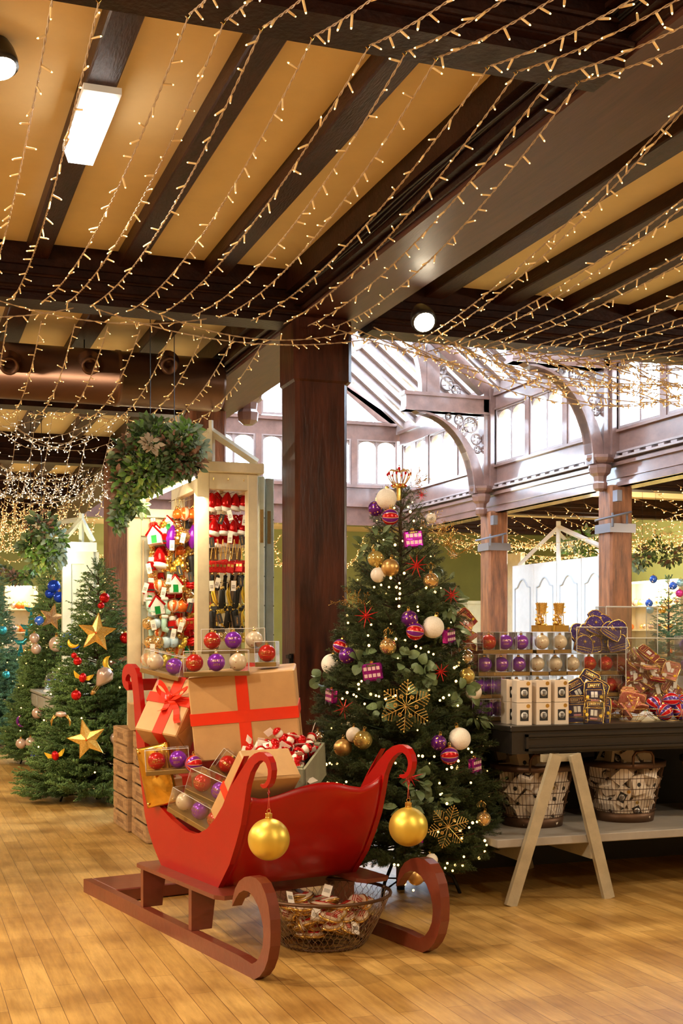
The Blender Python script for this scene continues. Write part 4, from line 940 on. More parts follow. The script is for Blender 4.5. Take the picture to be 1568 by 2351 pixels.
hang('snf', snowflake, 932, 1621, 'large gold glitter snowflake in the middle of the dark tree', 'ornament', sc=1.0, roll=.08, out=.06)
hang('snf', snowflake, 1029, 1898, 'gold glitter snowflake low on the right of the dark tree', 'ornament', sc=.82, roll=.3, yaw=.25, out=.05)
t = thing('crown_topper', Matrix.Translation(W(916, 1106, 6.88)) @ Matrix.Rotation(.2, 4, 'Z') @ Matrix.Scale(1.15, 4), 'small jewelled gold glass crown on the very top of the dark tree', 'ornament')
MB().lathe([(.030, -.03), (.034, -.028), (.034, -.012), (.030, -.010)], 20).build('band', M_goldm, t, True)
q = MB()
for k in range(8):
    a = k*pi/4; c_, s_ = cos(a), sin(a); q.tube([(.032*c_, .032*s_, -.01), (.050*c_, .050*s_, .018), (.056*c_, .056*s_, .042), (.045*c_, .045*s_, .056), (.018*c_, .018*s_, .052), (0, 0, .046)], .0035, 6)
q.build('arches', mat('jewelled_glass', (.80, .60, .35), .12, metal=.7), t, True)
q = MB()
for k in range(8): a = k*pi/4; q.ball((.057*cos(a), .057*sin(a), .036), .006, 8, 6, sz=1.4); a += pi/8; q.ball((.036*cos(a), .036*sin(a), -.02), .004, 8, 6)
q.ball((0, 0, .062), .008, 10, 8, sz=1.3); q.build('jewels', M_redsh, t, True)
q = MB(); q.tube([(0, 0, .05), (0, 0, .085)], .002, 5); q.tube([(-.006, 0, .078), (.006, 0, .078)], .002, 5); q.tube([(0, 0, -.09), (0, 0, -.03)], .012, 8); q.build('finial', M_goldm, t)
# ---------------------------------------------------------------- trestle table with its display
TX, TY, TT = 3.07, 5.91, .93
tab = thing('trestle_table', (TX, TY, 0), 'black topped table on cream A-shaped trestles, right of the tree', 'table')
b = MB().box((0, 0, TT-.03), (3.4, .95, TT), bev=.004); b.build('tabletop', M_black, tab)
b = MB().box((.012, .012, TT-.15), (3.39, .94, TT-.03)); b.build('apron', M_black, tab)
for x0, x1 in ((.09, 1.30), (1.42, 2.6)):
    q = MB(); z0, z1 = TT-.135, TT-.045
    for lo, hi in (((x0, -.004, z0), (x1, .014, z0+.014)), ((x0, -.004, z1-.014), (x1, .014, z1)), ((x0, -.004, z0), (x0+.014, .014, z1)), ((x1-.014, -.004, z0), (x1, .014, z1)), ((x0+.02, .004, z0+.02), (x1-.02, .014, z0+.026)), ((x0+.02, .004, z1-.026), (x1-.02, .014, z1-.02))): q.box(lo, hi)
    q.build('panel_moulding', M_black, tab)
M_tres = mat('trestle_cream', (.44, .38, .26), .5, var=.15, vscale=10)
def slat(mb, p0, p1, w, th):     # flat bar in the X-Z plane, thickness along Y
    p0 = Vector(p0); p1 = Vector(p1); d = (p1-p0).normalized(); s = Vector((d.z, 0, -d.x))*w/2; y = Vector((0, th/2, 0))
    vs = [p0-s-y, p0+s-y, p0+s+y, p0-s+y, p1-s-y, p1+s-y, p1+s+y, p1-s+y]; mb.add(vs, [(0, 3, 2, 1), (4, 5, 6, 7), (0, 1, 5, 4), (1, 2, 6, 5), (2, 3, 7, 6), (3, 0, 4, 7)])
for X0 in (0.0, 2.45):
    for Y0 in (-.10, .80):
        y = Y0+.0
        for xf, xt in ((-.055, .215), (.535, .325)):
            q = MB(); slat(q, (X0+xf, y, 0), (X0+xt, y+.0, TT-.15), .062, .03); q.build('leg', M_tres, tab)
    for xx, sg in ((.05, -1), (.445, 1)):
        q = MB(); q.box((X0+xx-.01, -.085, .215), (X0+xx+.02, .815, .30)); q.build('rail', M_tres, tab)
    for Y0 in (-.06, .76):
        q = MB(); q.box((X0+.16, Y0, TT-.19), (X0+.38, Y0+.03, TT-.15)); q.build('top_block', M_tres, tab)
MB().box((-.12, -.075, .30), (3.4, .86, .345), bev=.004).build('shelf', mat('shelf_grey_cream', (.36, .33, .29), .5, var=.12, vscale=6), tab)
# wire baskets full of white boxes on the shelf
def wbasket(cx, cy, label, lean=0):
    r0, r1, h = .165, .235, .345
    t = thing('wire_basket', (cx, cy, .345), label, 'basket'); 
    q = MB(); q.lathe([(r0-.004, 0), (r0+.004, 0), (r0+.012, .05), (r0+.004, .052)], 32); q.build('foot_band', M_wire, t, True)
    q = MB()
    for k in range(5):
        z = .07+k*.062; r = r0+(r1-r0)*z/h+.004; q.tube([(r*cos(a), r*sin(a), z+.003*sin(3*a)) for a in [i*2*pi/32 for i in range(33)]], .0022, 4)
    for k in range(56): a = k*2*pi/56; q.tube([(r0*cos(a), r0*sin(a), .03), (r1*cos(a), r1*sin(a), h)], .0016, 4)
    q.build('wires', M_wire, t)
    q = MB(); q.lathe([(r1-.004, h-.03), (r1+.004, h-.03), (r1+.006, h), (r1-.004, h)], 32); q.build('rim_band', M_wire, t, True)
    for sg in (0, pi):
        a0 = 1.1+sg+lean; q = MB(); q.tube([(r1*cos(a0+w), r1*sin(a0+w), h-.02+z) for w, z in ((-.28, 0), (-.27, .06), (-.2, .085), (0, .09), (.2, .085), (.27, .06), (.28, 0))], .008, 8); q.build('handle', M_wire, t, True)
    return t
def wbox():
    t = thing('white_box'); s = .085
    MB().box((-s/2, -s/2, 0), (s/2, s/2, .12)).build('carton', M_card, t)
    q = MB().box((-.024, -s/2-.001, .022), (.024, -s/2+.001, .082)); q.build('window', M_ink, t)
    q = MB(); q.lathe([(0, -.004), (.014, -.003), (.019, .0), (0, .002)], 16, M=TR((0, -s/2-.001, .052), 0, pi/2)); q.build('ornament_face', M_whiteg, t, True)
    q = MB()
    for k in range(5): q.box((-.010, -s/2-.0065, .040+k*.005), (.010, -s/2-.0055, .0425+k*.005))
    q.build('print', M_ink, t)
    MB().lathe([(0, -.001), (.011, -.001), (.011, .001), (0, .001)], 16, M=TR((.022, -s/2-.001, .103), 0, pi/2)).build('gold_sticker', M_goldm, t)
    MB().lathe([(0, -.001), (.013, -.001), (.013, .001), (0, .001)], 14, M=TR((0, s/2+.0005, .06), 0, pi/2)).build('side_spot', M_ink, t)
    MB().lathe([(0, -.001), (.013, -.001), (.013, .001), (0, .001)], 14, c=(0, 0, .1205)).build('top_spot', M_ink, t)
    return t
bx = []
for (u, v, Yc, lab, key) in ((1222, 1900, 6.27, 'rusty wire basket of white boxes behind the front trestle leg', 'left'), (1432, 1890, 6.27, 'rusty wire basket of white boxes right of the front trestle', 'middle'), (1655, 1890, 6.27, 'rusty wire basket cut off at the right edge of the photo', 'right')):
    p = WY(u, v, Yc); bx.append((p.x, key)); wbasket(p.x, Yc, lab, .2*len(bx))
    rs = random.Random(len(bx)); n = 0
    for lay in range(6):
        z = .0+lay*.066; R = .165+.07*min(1, z/.345)-.062
        for k in range(7 if lay < 5 else 4):
            a = k*2*pi/6+lay*.5; rr_ = R*(1 if k < 6 else 0)*(1 if lay < 5 else .6)
            use('wbox', wbox, Matrix.Translation((p.x+rr_*cos(a), Yc+rr_*sin(a), .345+z+.02)) @ Matrix.Rotation(rs.uniform(0, 6), 4, 'Z') @ Matrix.Rotation(rs.uniform(-.9, .9), 4, 'X') @ Matrix.Rotation(rs.uniform(-.7, .7), 4, 'Y') @ Matrix.Scale(.92, 4) @ Matrix.Translation((0, 0, -.06)), nook('white carton in %s wire basket' % key, rr_*cos(a), rr_*sin(a)), 'box', 'white cartons in the %s wire basket' % key)
# stacked white boxes on the table front
for r, z in ((0, TT+.001), (1, TT+.1225)):
    for k, u in enumerate((1198, 1241, 1281)):
        p = WY(u, 1600, TY+.10); use('wbox', wbox, Matrix.Translation((p.x, TY+.10, z)) @ Matrix.Rotation(-.16+.07*k, 4, 'Z') @ Matrix.Scale(.99, 4), 'white carton with round window ornament, %s of the %s row on the table' % (['leftmost', 'middle', 'rightmost'][k], ['bottom', 'top'][r]), 'box', 'white cartons stacked on the table')
    p = WY(1176, 1600, TY+.2); use('wbox', wbox, Matrix.Translation((p.x, TY+.215, z)) @ Matrix.Rotation(-.1, 4, 'Z'), 'white carton half hidden behind the leftmost one, %s row on the table' % ['bottom', 'top'][r], 'box', 'white cartons stacked on the table')
# tiers of clear bauble boxes
GB = 'clear boxes of baubles on the table'
TIER = ['lowest', 'second', 'third', 'top']
rows = [(0, 6.36, [(1098, 'p'), (1121, 'p'), (1144, 'p'), (1180, 'p'), (1230, 'p'), (1285, 'r'), (1400, 'r')]),
        (1, 6.38, [(1102, 'p'), (1124, 'p'), (1147, 'p'), (1186, 'p'), (1234, 'c'), (1290, 'c'), (1366, 'r'), (1400, 'r')]),
        (2, 6.38, [(1112, 'p'), (1150, 'p'), (1190, 'p'), (1233, 'c'), (1274, 'c'), (1314, 'c'), (1352, 'r'), (1390, 'r')]),
        (3, 6.36, [(1122, 'r'), (1160, 'p'), (1196, 'p'), (1244, 'c'), (1285, 'c')])]
for tier, Yb, items in rows:
    for dy, back in ((0, ''), (.125, ' back')):
        if back and tier == 0: continue
        for k, (u, kd) in enumerate(items):
            if back and k % 2: continue
            p = WY(u, 1500, Yb+dy); z = TT+.002+tier*.1265
            bauble_box(Matrix.Translation((p.x, Yb+dy, z)) @ Matrix.Rotation(-.12, 4, 'Z'), kd, '%s in the %s%s tier on the table' % (ordn(k), TIER[tier], back), GB)
# gold caskets of glittery ornaments on the topmost boxes
def casket():
    t = thing('ornament_casket')
    q = MB()
    for lo, hi in (((-.045, -.04, 0), (.045, -.036, .035)), ((-.045, .036, 0), (.045, .04, .035)), ((-.045, -.04, 0), (-.041, .04, .035)), ((.041, -.04, 0), (.045, .04, .035)), ((-.045, -.04, -.003), (.045, .04, 0))): q.box(lo, hi)
    q.build('gold_tray', M_goldm, t)
    rs = random.Random(8); q = MB()
    for i in range(26): q.ball((rs.uniform(-.03, .03), rs.uniform(-.03, .03), .02+rs.random()*.07*(1-0)), rs.uniform(.007, .013), 8, 6)
    q.build('gold_nuggets', M_goldm, t, True)
    q = MB()
    for i in range(5):
        x = -.028+.014*i; q.tube([(x, 0, .04), (x+.004, 0, .17)], .0022, 5)
        for j in range(5): leaf_mb(q, Vector((x, 0, .09+.016*j)), Vector((1 if j % 2 else -1, -.3, .5)), Vector((0, -1, .2)), .02, .008)
    q.lathe([(.022, .10), (.028, .13), (.034, .165), (.030, .165), (.02, .11)], 16); q.build('gold_foliage', M_goldg, t)
    return t
for k, (u, wh) in enumerate(((1243, 'left'), (1283, 'right'))):
    p = WY(u, 1440, 6.44); use('casket', casket, Matrix.Translation((p.x, 6.44, TT+4*.1265+.004)), 'small gold casket with gilded foliage, %s of the pair above the bauble boxes' % wh, 'ornament', 'gold caskets on the display')
# acrylic holders
def acryl(M, w, d, h, label, cat='box', th=.004, name='acrylic_box'):
    t = thing(name, M, label, cat); q = MB()
    for lo, hi in (((-w/2, -d/2, 0), (w/2, -d/2+th, h)), ((-w/2, d/2-th, 0), (w/2, d/2, h)), ((-w/2, -d/2, 0), (-w/2+th, d/2, h)), ((w/2-th, -d/2, 0), (w/2, d/2, h)), ((-w/2, -d/2, 0), (w/2, d/2, th))): q.box(lo, hi)
    q.build('clear_walls', M_acry, t)
    q = MB()
    for sx in (-1, 1):
        for sy in (-1, 1): q.tube([(sx*w/2, sy*d/2, 0), (sx*w/2, sy*d/2, h)], .0022, 4)
    for sy in (-1, 1): q.tube([(-w/2, sy*d/2, h), (w/2, sy*d/2, h)], .0022, 4)
    q.build('edges', mat('bright_acrylic_edge', (.75, .78, .80), .2), t)
    return t
def crown_patch():      # padded navy cushion shape with gold piping and dots
    t = thing('padded_patch'); o = [(-.062, -.04), (-.064, 0), (-.05, .035), (-.025, .052), (0, .058), (.025, .052), (.05, .035), (.064, 0), (.062, -.04), (.03, -.048), (-.03, -.048)]
    q = MB(); q.prism(o, lambda a, c_, tt: (a, tt, c_), -.007, .007); q.build('cushion', M_navy, t)
    q = MB(); q.tube([(a, -.007, c_) for a, c_ in o+[o[0]]], .0035, 5); q.build('gold_piping', M_goldm, t, True)
    q = MB(); q.ball((0, -.008, .02), .009, 8, 6); q.tube([(-.05, -.0085, -.015), (.05, -.0085, -.015)], .0025, 5); q.tube([(-.05, -.0085, -.028), (.05, -.0085, -.028)], .0025, 5); q.build('embroidery', M_goldg, t, True)
    return t
p = WY(1368, 1500, 6.42); ck = Matrix.Translation((p.x, 6.42, TT+3*.1265))
acryl(ck, .34, .14, .155, 'clear box overflowing with navy and gold embroidered crown ornaments above the bauble boxes')
rs = random.Random(5)
for i, (x, z, r) in enumerate([(-.11, .05, .2), (-.03, .05, -.1), (.06, .05, .1), (.12, .06, -.3), (-.08, .12, .3), (.0, .125, -.2), (.075, .13, .6), (-.02, .165, .4), (.05, .175, -.7), (.12, .14, .9), (-.13, .12, -.5), (.02, .20, 1.1)]):
    use('cpatch', crown_patch, ck @ TR((x, -.045+.03*(i % 3), z), rs.uniform(-.3, .3), rs.uniform(-.5, .2), r), nook('navy crown ornament in the clear box', x, -.045+.03*(i % 3)), 'ornament', 'navy crown ornaments')
def bus_patch(m, txt=True):
    def f():
        t = thing('bus_patch'); o = [(-.046, -.062), (.046, -.062), (.05, .02), (.044, .058), (.03, .066), (-.03, .066), (-.044, .058), (-.05, .02)]
        q = MB(); q.prism(o, lambda a, c_, tt: (a, tt, c_), -.006, .006); q.build('cushion', m, t)
        q = MB(); q.tube([(a, -.006, c_) for a, c_ in o+[o[0]]], .0026, 5)
        for pl in ([(-.032, .036), (.032, .036), (.032, .055), (-.032, .055)], [(-.04, -.035), (.04, -.035), (.04, .025), (-.04, .025)]): q.tube([(a, -.0075, c_) for a, c_ in pl+[pl[0]]], .0018, 5)
        q.build('gold_piping', M_goldm, t, True)
        q = MB()
        for x0 in (-.016, .002): q.box((x0, -.0085, -.012), (x0+.014, -.006, .016))
        q.build('windscreen', M_whiteg, t)
        for x in (-.034, .034): MB().lathe([(0, -.002), (.008, -.002), (.008, .002), (0, .002)], 12, M=TR((x, -.008, -.01 if txt else -.03), 0, pi/2)).build('headlamp', M_yellow, t)
        if txt: q = MB(); text_on(q, 'LIBERTY', .0155, lambda x, y: (x, -.0075, .0455+y)); q.build('lettering', M_goldm, t)
        q = MB().box((-.018, -.0085, -.03), (.018, -.006, -.022)); q.build('number_plate', mat('dusty_pink', (.6, .25, .28), .6), t)
        return t
    return f
p = WY(1345, 1655, TY+.14); dome = Matrix.Translation((p.x, TY+.15, TT))
t = thing('glass_bowl', dome, 'low clear round bowl holding black and gold embroidered bus ornaments', 'bowl')
q = MB(); n = 40; prof = [(.095, 0), (.118, .004), (.122, .03), (.124, .10), (.122, .16)]; q.lathe(prof+[(r-.004, z) for r, z in prof[::-1]], 40); q.build('clear_bowl', M_acry, t, True)
GBP = 'black bus ornaments in the glass bowl'
for i, (x, y, z, yw, rl, lab) in enumerate(((.012, -.075, .155, 0, 0, 'front and centre'), (-.082, -.055, .075, -.2, -.05, 'at the lower left front'), (-.045, .0, .165, .1, -.45, 'leaning at the upper left'), (.06, -.02, .165, .1, .55, 'leaning at the upper right'), (.02, .01, .215, 0, .5, 'topmost'), (.075, -.05, .07, .3, .2, 'at the lower right'), (.0, -.09, .055, 0, .1, 'lowest in front'), (-.08, .03, .09, 0, .2, 'at the back left'), (.02, .05, .10, 0, -.3, 'at the back'))):
    use('bpatch', bus_patch(M_navyp), dome @ TR((x, y, z), -.25+yw, -.18, rl, 1.15), 'black padded bus ornament with gold piping, %s in the glass bowl' % lab, 'ornament', GBP)
# tall acrylic tank of red and gold bus ornaments
p = WY(1478, 1500, 6.35); tank = Matrix.Translation((p.x, 6.38, TT+.05))
acryl(tank, .40, .30, .42, 'wide clear tank piled with red and white bus ornaments on the right of the table', 'tank')
acryl(Matrix.Translation((p.x-.01, 6.52, TT+.30)), .36, .12, .36, 'tall empty looking clear panel box standing behind the tank of red ornaments')
M_redfab = speckle_mat('red_sequin_fabric', (.22, .006, .014), (.62, .40, .22), 90, .13, .6, .1); M_pinkfab = speckle_mat('pink_sequin_fabric', (.50, .20, .15), (.42, .02, .04), 80, .26, .6, .1)
for i in range(52):
    x, y = rs.uniform(-.16, .16), rs.uniform(-.12, .11); z = .05+.30*(i/52)*(1-.5*abs(x)/.2)
    key = 'rpatch' if i % 4 else 'ppatch'
    use(key, bus_patch(M_redfab if i % 4 else M_pinkfab, False), tank @ TR((x, y, z), rs.uniform(-.8, .8), rs.uniform(-1.5, .1), rs.uniform(-1.2, 1.2)), nook('%s bus ornament in wide tank' % ('red' if i % 4 else 'pink'), x, y), 'ornament', 'bus ornaments in the clear tank')
for i in range(9):
    q = MB().box((-.014, -.001, -.03), (.014, .001, .03)); x = -.15+.038*i
    tag(q.build('price_tag', M_tag, M=tank @ TR((x, -.125+.01*(i % 2), .12+.16*((i*7) % 5)/5), rs.uniform(-.3, .3), 0, rs.uniform(-.9, .9))), 'white paper tag, %s among the red ornaments in the clear tank' % ordn(i), 'tag', 'paper tags in the clear tank')
# wire bowls on the table front
def wbowl(c, R, h, label):
    t = thing('wire_bowl', c, label, 'bowl'); q = MB()
    for r, z in ((R, h), (R*.92, h*.45), (R*.6, .004)): q.tube([(r*cos(a), r*sin(a), z) for a in [i*2*pi/24 for i in range(25)]], .0018, 5)
    for k in range(12): a = k*pi/6; q.tube([(R*cos(a), R*sin(a), h), (R*.92*cos(a), R*.92*sin(a), h*.45), (R*.6*cos(a), R*.6*sin(a), .004)], .0012, 4)
    q.build('wires', M_goldm, t, True); return t
p = WY(1447, 1650, TY+.13); wb = Matrix.Translation((p.x, TY+.13, TT)); wbowl((p.x, TY+.13, TT), .10, .075, 'small gold wire bowl of pink patterned ornaments at the table front')
for i in range(13):
    a = i*2.4; r_ = .06*math.sqrt(i/13); use('ppatch', None, wb @ TR((r_*cos(a), r_*sin(a), .05+.008*(13-i)), rs.uniform(0, 6), rs.uniform(-1.4, -.4), rs.uniform(-.6, .6), .8), nook('pink ornament in small wire bowl', r_*cos(a), r_*sin(a)), 'ornament', 'pink ornaments in the wire bowl')
p = WY(1535, 1650, TY+.13); wb = Matrix.Translation((p.x, TY+.13, TT)); wbowl((p.x, TY+.13, TT), .13, .07, 'gold wire bowl of red striped baubles at the right of the table front')
for i, (x, y, z, lab) in enumerate(((-.055, -.04, .05, 'at the front left'), (.055, -.045, .05, 'at the front right'), (-.07, .04, .09, 'at the left, behind'), (.02, .01, .115, 'topmost'), (.10, .02, .10, 'at the right'), (-.01, .07, .06, 'at the back'))):
    use('jack', bauble_maker(M_jack, .048, 26), wb @ TR((x, y, z), i*.9, .3*(i % 3-1), .5*(i % 2)), 'red, white and blue striped bauble %s of the gold wire bowl' % lab, 'bauble', 'striped baubles in the wire bowl')
# boxes at the far right edge
for k, (u, z, kd) in enumerate(((1560, TT+.36, 'p'), (1585, TT+.36, 'p'), (1562, TT+.235, 'p'))):
    p = WY(u, 1500, 6.5); bauble_box(Matrix.Translation((p.x+.05, 6.5, z)), kd, ['upper left', 'upper right', 'lower'][k]+' at the right edge of the table', 'bauble boxes at the right table edge')
for k, z in enumerate((0, .12)):
    p = WY(1563, 1560, 6.45); tag(MB().box((p.x, 6.4, TT+z), (p.x+.16, 6.55, TT+z+.118)).build('white_carton', M_white), 'plain white carton at the right table edge, %s one' % ['lower', 'upper'][k], 'box')
# clear column of gift packs standing behind the tree
p = WY(1072, 1450, 6.45); col = Matrix.Translation((p.x, 6.5, TT)); acryl(col, .22, .16, .44, 'tall clear column of red and pink bus ornaments, just right of the tree', 'tank')
for i in range(26):
    x, y = rs.uniform(-.06, .06), rs.uniform(-.04, .04)
    use('rpatch' if i % 3 else 'ppatch', None, col @ TR((x, y, .05+.55*i/26), rs.uniform(-.6, .6), rs.uniform(-1.1, .1), rs.uniform(-1, 1), .95), nook('%s bus ornament in tall clear column' % ('red' if i % 3 else 'pink'), x, y), 'ornament', 'bus ornaments in the clear column')
MB().box((-.10, .90, .001), (3.4, .93, TT-.15)).build('back_panel', M_ink, tab)
# ---------------------------------------------------------------- crates behind the sleigh
def crate():
    t = thing('wooden_crate'); w, d, h = .34, .50, .245
    def slats(lo, hi): return MB().box(lo, hi, bev=.002)
    for nm, sg in (('side_slat', -1), ('side_slat', 1)):
        for z0, z1 in ((.006, .115), (.130, .240)):
            slats((sg*w/2-.006, -d/2, z0), (sg*w/2+.006, d/2, z1)).build(nm, M_crate, t)
    for sg in (-1, 1):
        slats((-w/2, sg*d/2-.008, .006), (w/2, sg*d/2+.008, .240)).build('end_board', M_crate, t)
        slats((-w/2+.006, sg*(d/2-.02)-.012, .0), (-w/2+.03, sg*(d/2-.02)+.012, .243)).build('corner_post', M_crate, t); slats((w/2-.03, sg*(d/2-.02)-.012, .0), (w/2-.006, sg*(d/2-.02)+.012, .243)).build('corner_post', M_crate, t)
    slats((-w/2, -d/2, 0), (w/2, d/2, .01)).build('bottom', M_crate, t)
    q = MB()
    for i in range(6): q.box((-w/2-.0075, -.11+i*.036, .162), (-w/2-.006, -.095+i*.036, .205))
    for i in range(9): q.box((-w/2-.0075, -.13+i*.028, .045), (-w/2-.006, -.12+i*.028, .072))
    q.build('stencil', mat('faded_brown_ink', (.24, .13, .06), .8), t)
    return t
cn = WZ(336, 1938, 0); LV = ['bottom', 'second from bottom', 'top']
for k in range(3): use('crate', crate, TR((cn.x+.17, cn.y+.25, .002+k*.248), U(-.03, .03)), 'weathered wooden crate behind the red sleigh, %s of the front stack' % LV[k], 'crate', 'stacked wooden crates')
for k in range(3): use('crate', crate, TR((cn.x+.13, cn.y+.80, .002+k*.248), .04+U(-.03, .03)), 'weathered wooden crate next to the fir tree, %s of the rear stack' % LV[k], 'crate', 'stacked wooden crates')
t = thing('cardboard_box', TR((cn.x+.12, cn.y+.42, .755), -.1), 'tan cardboard box with a lid on top of the wooden crates', 'box')
MB().box((-.16, -.14, 0), (.16, .14, .16)).build('body', M_kraft, t); MB().box((-.163, -.143, .10), (.163, .143, .18)).build('lid', M_kraft, t)
q = MB()
for i in range(12): q.box((-.12+i*.02, -.1445, .02), (-.11+i*.02, -.1425, .15))
q.build('striped_label', M_ink, t)
# ---------------------------------------------------------------- cream kiosk with hanging ornaments
KY = 8.78
XL, XR = WY(452, 1300, KY).x, WY(592, 1300, KY).x
kiosk = thing('display_kiosk', (XL, KY, 0), 'tall cream wooden display kiosk with a pitched roof frame behind the sleigh', 'kiosk'); kw = XR-XL; ZT = 2.60
def kpart(nm, lo, hi, m=M_cream, bev=.004): MB().box(lo, hi, bev=bev).build(nm, m, kiosk)
kpart('post', (0, 0, 0), (.092, .09, ZT)); kpart('post', (kw-.075, 0, 0), (kw, .09, ZT))
kpart('header', (.09, .005, ZT-.12), (kw-.07, .07, ZT)); kpart('cap', (-.035, -.05, ZT), (kw+.035, .95, ZT+.075))
kpart('lower_panel', (.09, .01, 0), (kw-.07, .06, 1.12))
kpart('post', (0, .80, 0), (.09, .89, ZT)); kpart('post', (kw-.09, .80, 0), (kw, .89, ZT)); kpart('side_rail', (kw-.06, .09, ZT-.12), (kw, .8, ZT)); kpart('side_rail', (0, .09, ZT-.12), (.06, .8, ZT))
q = MB()
for x in (.12, kw/2, kw-.11): q.tube([(x, 0, ZT-.05), (x, -.015, ZT-.055), (x, -.02, ZT-.04)], .002, 4)
q.build('hooks', M_goldm, kiosk)
q = MB()      # pitched roof frame
ap = WY(483, 985, KY+.05)-kiosk.location; ap = Vector(ap)
q.tube([(ap.x, .03, ZT+.07), (ap.x, .03, ap.z)], .03, 4); q.tube([(ap.x, .03, ap.z-.02), (kw-.0, .03, ZT+.09)], .032, 4); q.tube([(ap.x, .03, ap.z-.03), (-.32, .9, ZT-.25)], .028, 4)
q.tube([(ap.x, .03, ap.z-.03), (ap.x-.55, 1.2, ap.z-.03)], .026, 4); q.tube([(ap.x, .03, ap.z), (ap.x, .03, ap.z+.06)], .018, 4)
q.build('roof_frame', M_cream, kiosk)
BY = 9.62-KY; xl = WY(336, 1300, 9.62).x-XL; xr = kw+.1
kpart('backboard', (xl, BY, .3), (.03, BY+.03, 2.32), mat('cream_backboard', (.74, .62, .42), .6), 0); kpart('backboard', (.03, BY, .3), (xr, BY+.03, 2.32), mat('dark_opening_board', (.20, .11, .05), .6), 0)  # right board coloured dark to stand for the dark see-through opening
q = MB()
for z in [1.02+.155*k for k in range(9)]: q.tube([(xl, BY-.02, z), (xr-.12, BY-.02, z)], .004, 5)
q.build('rail_bars', M_wire, kiosk)
wx0 = WY(294, 1300, 9.45).x-XL; wx1 = WY(340, 1300, 9.45).x-XL; wy = 9.45-KY
kpart('wing_stile', (wx0, wy, 0), (wx0+.10, wy+.05, 2.32)); kpart('wing_panel', (wx0+.10, wy+.02, 0), (wx1+.05, wy+.05, 2.3), M_sage)
kpart('wing_cap', (wx0-.04, wy-.05, 2.32), (.02, wy+.25, 2.385), M_sage)
kpart('wing_rail', (wx0+.1, wy, 2.18), (wx1+.3, wy+.05, 2.32)); kpart('wing_rail', (wx0+.1, wy, .9), (wx1+.05, wy+.05, 1.0))
for k in range(2): kpart('wing_moulding', (wx0+.11, wy+.005, 1.05+k*.6), (wx0+.125, wy+.03, 1.55+k*.6))
# folded doors at the right
for k, (u0, u1, v, m, lab) in enumerate(((594, 608, 1093, M_sage, 'left'), (611, 629, 1098, mat('grey_green_door', (.36, .38, .32), .5, var=.15), 'right'))):
    Yd = 9.0+.12*k; x0 = WY(u0, 1300, Yd).x; x1 = WY(u1, 1300, Yd).x; zt = WY(u0, v, Yd).z
    t = thing('folding_door', (x0, Yd, 0), 'narrow grey green folded kiosk door beside the oak pillar, %s one' % lab, 'door')
    MB().box((0, 0, 0), (x1-x0, .28, zt), bev=.005).build('leaf', m, t); MB().box((.01, -.006, zt-.5), (.035, 0, zt-.25)).build('hinge', M_goldm, t)
    q = MB()
    for kk in range(int(zt/.22)): q.box((x1-x0-.006, -.003, .1+kk*.22), (x1-x0-.002, 0, .11+kk*.22))
    q.build('edge_nails', M_iron, t)
# strip lamp over the display, half hidden by the garland
p0 = W(345, 1143, 8.86); p1 = W(446, 1097, 8.74)
t = thing('strip_light', (p0+p1)/2, 'glowing slanted strip light under the garland of the cream kiosk', 'light'); h_ = (p1-p0)/2
MB().tube([-h_, h_], .012, 8).build('tube', M_strip, t, True); MB().tube([-h_+Vector((0, .0, .02)), h_+Vector((0, 0, .02))], .016, 6).build('reflector', M_white, t)
lamp('AREA', (0, .08, -.05), 15, (1, .80, .50), .5, rot=(radians(25), 0, 0), parent=t)
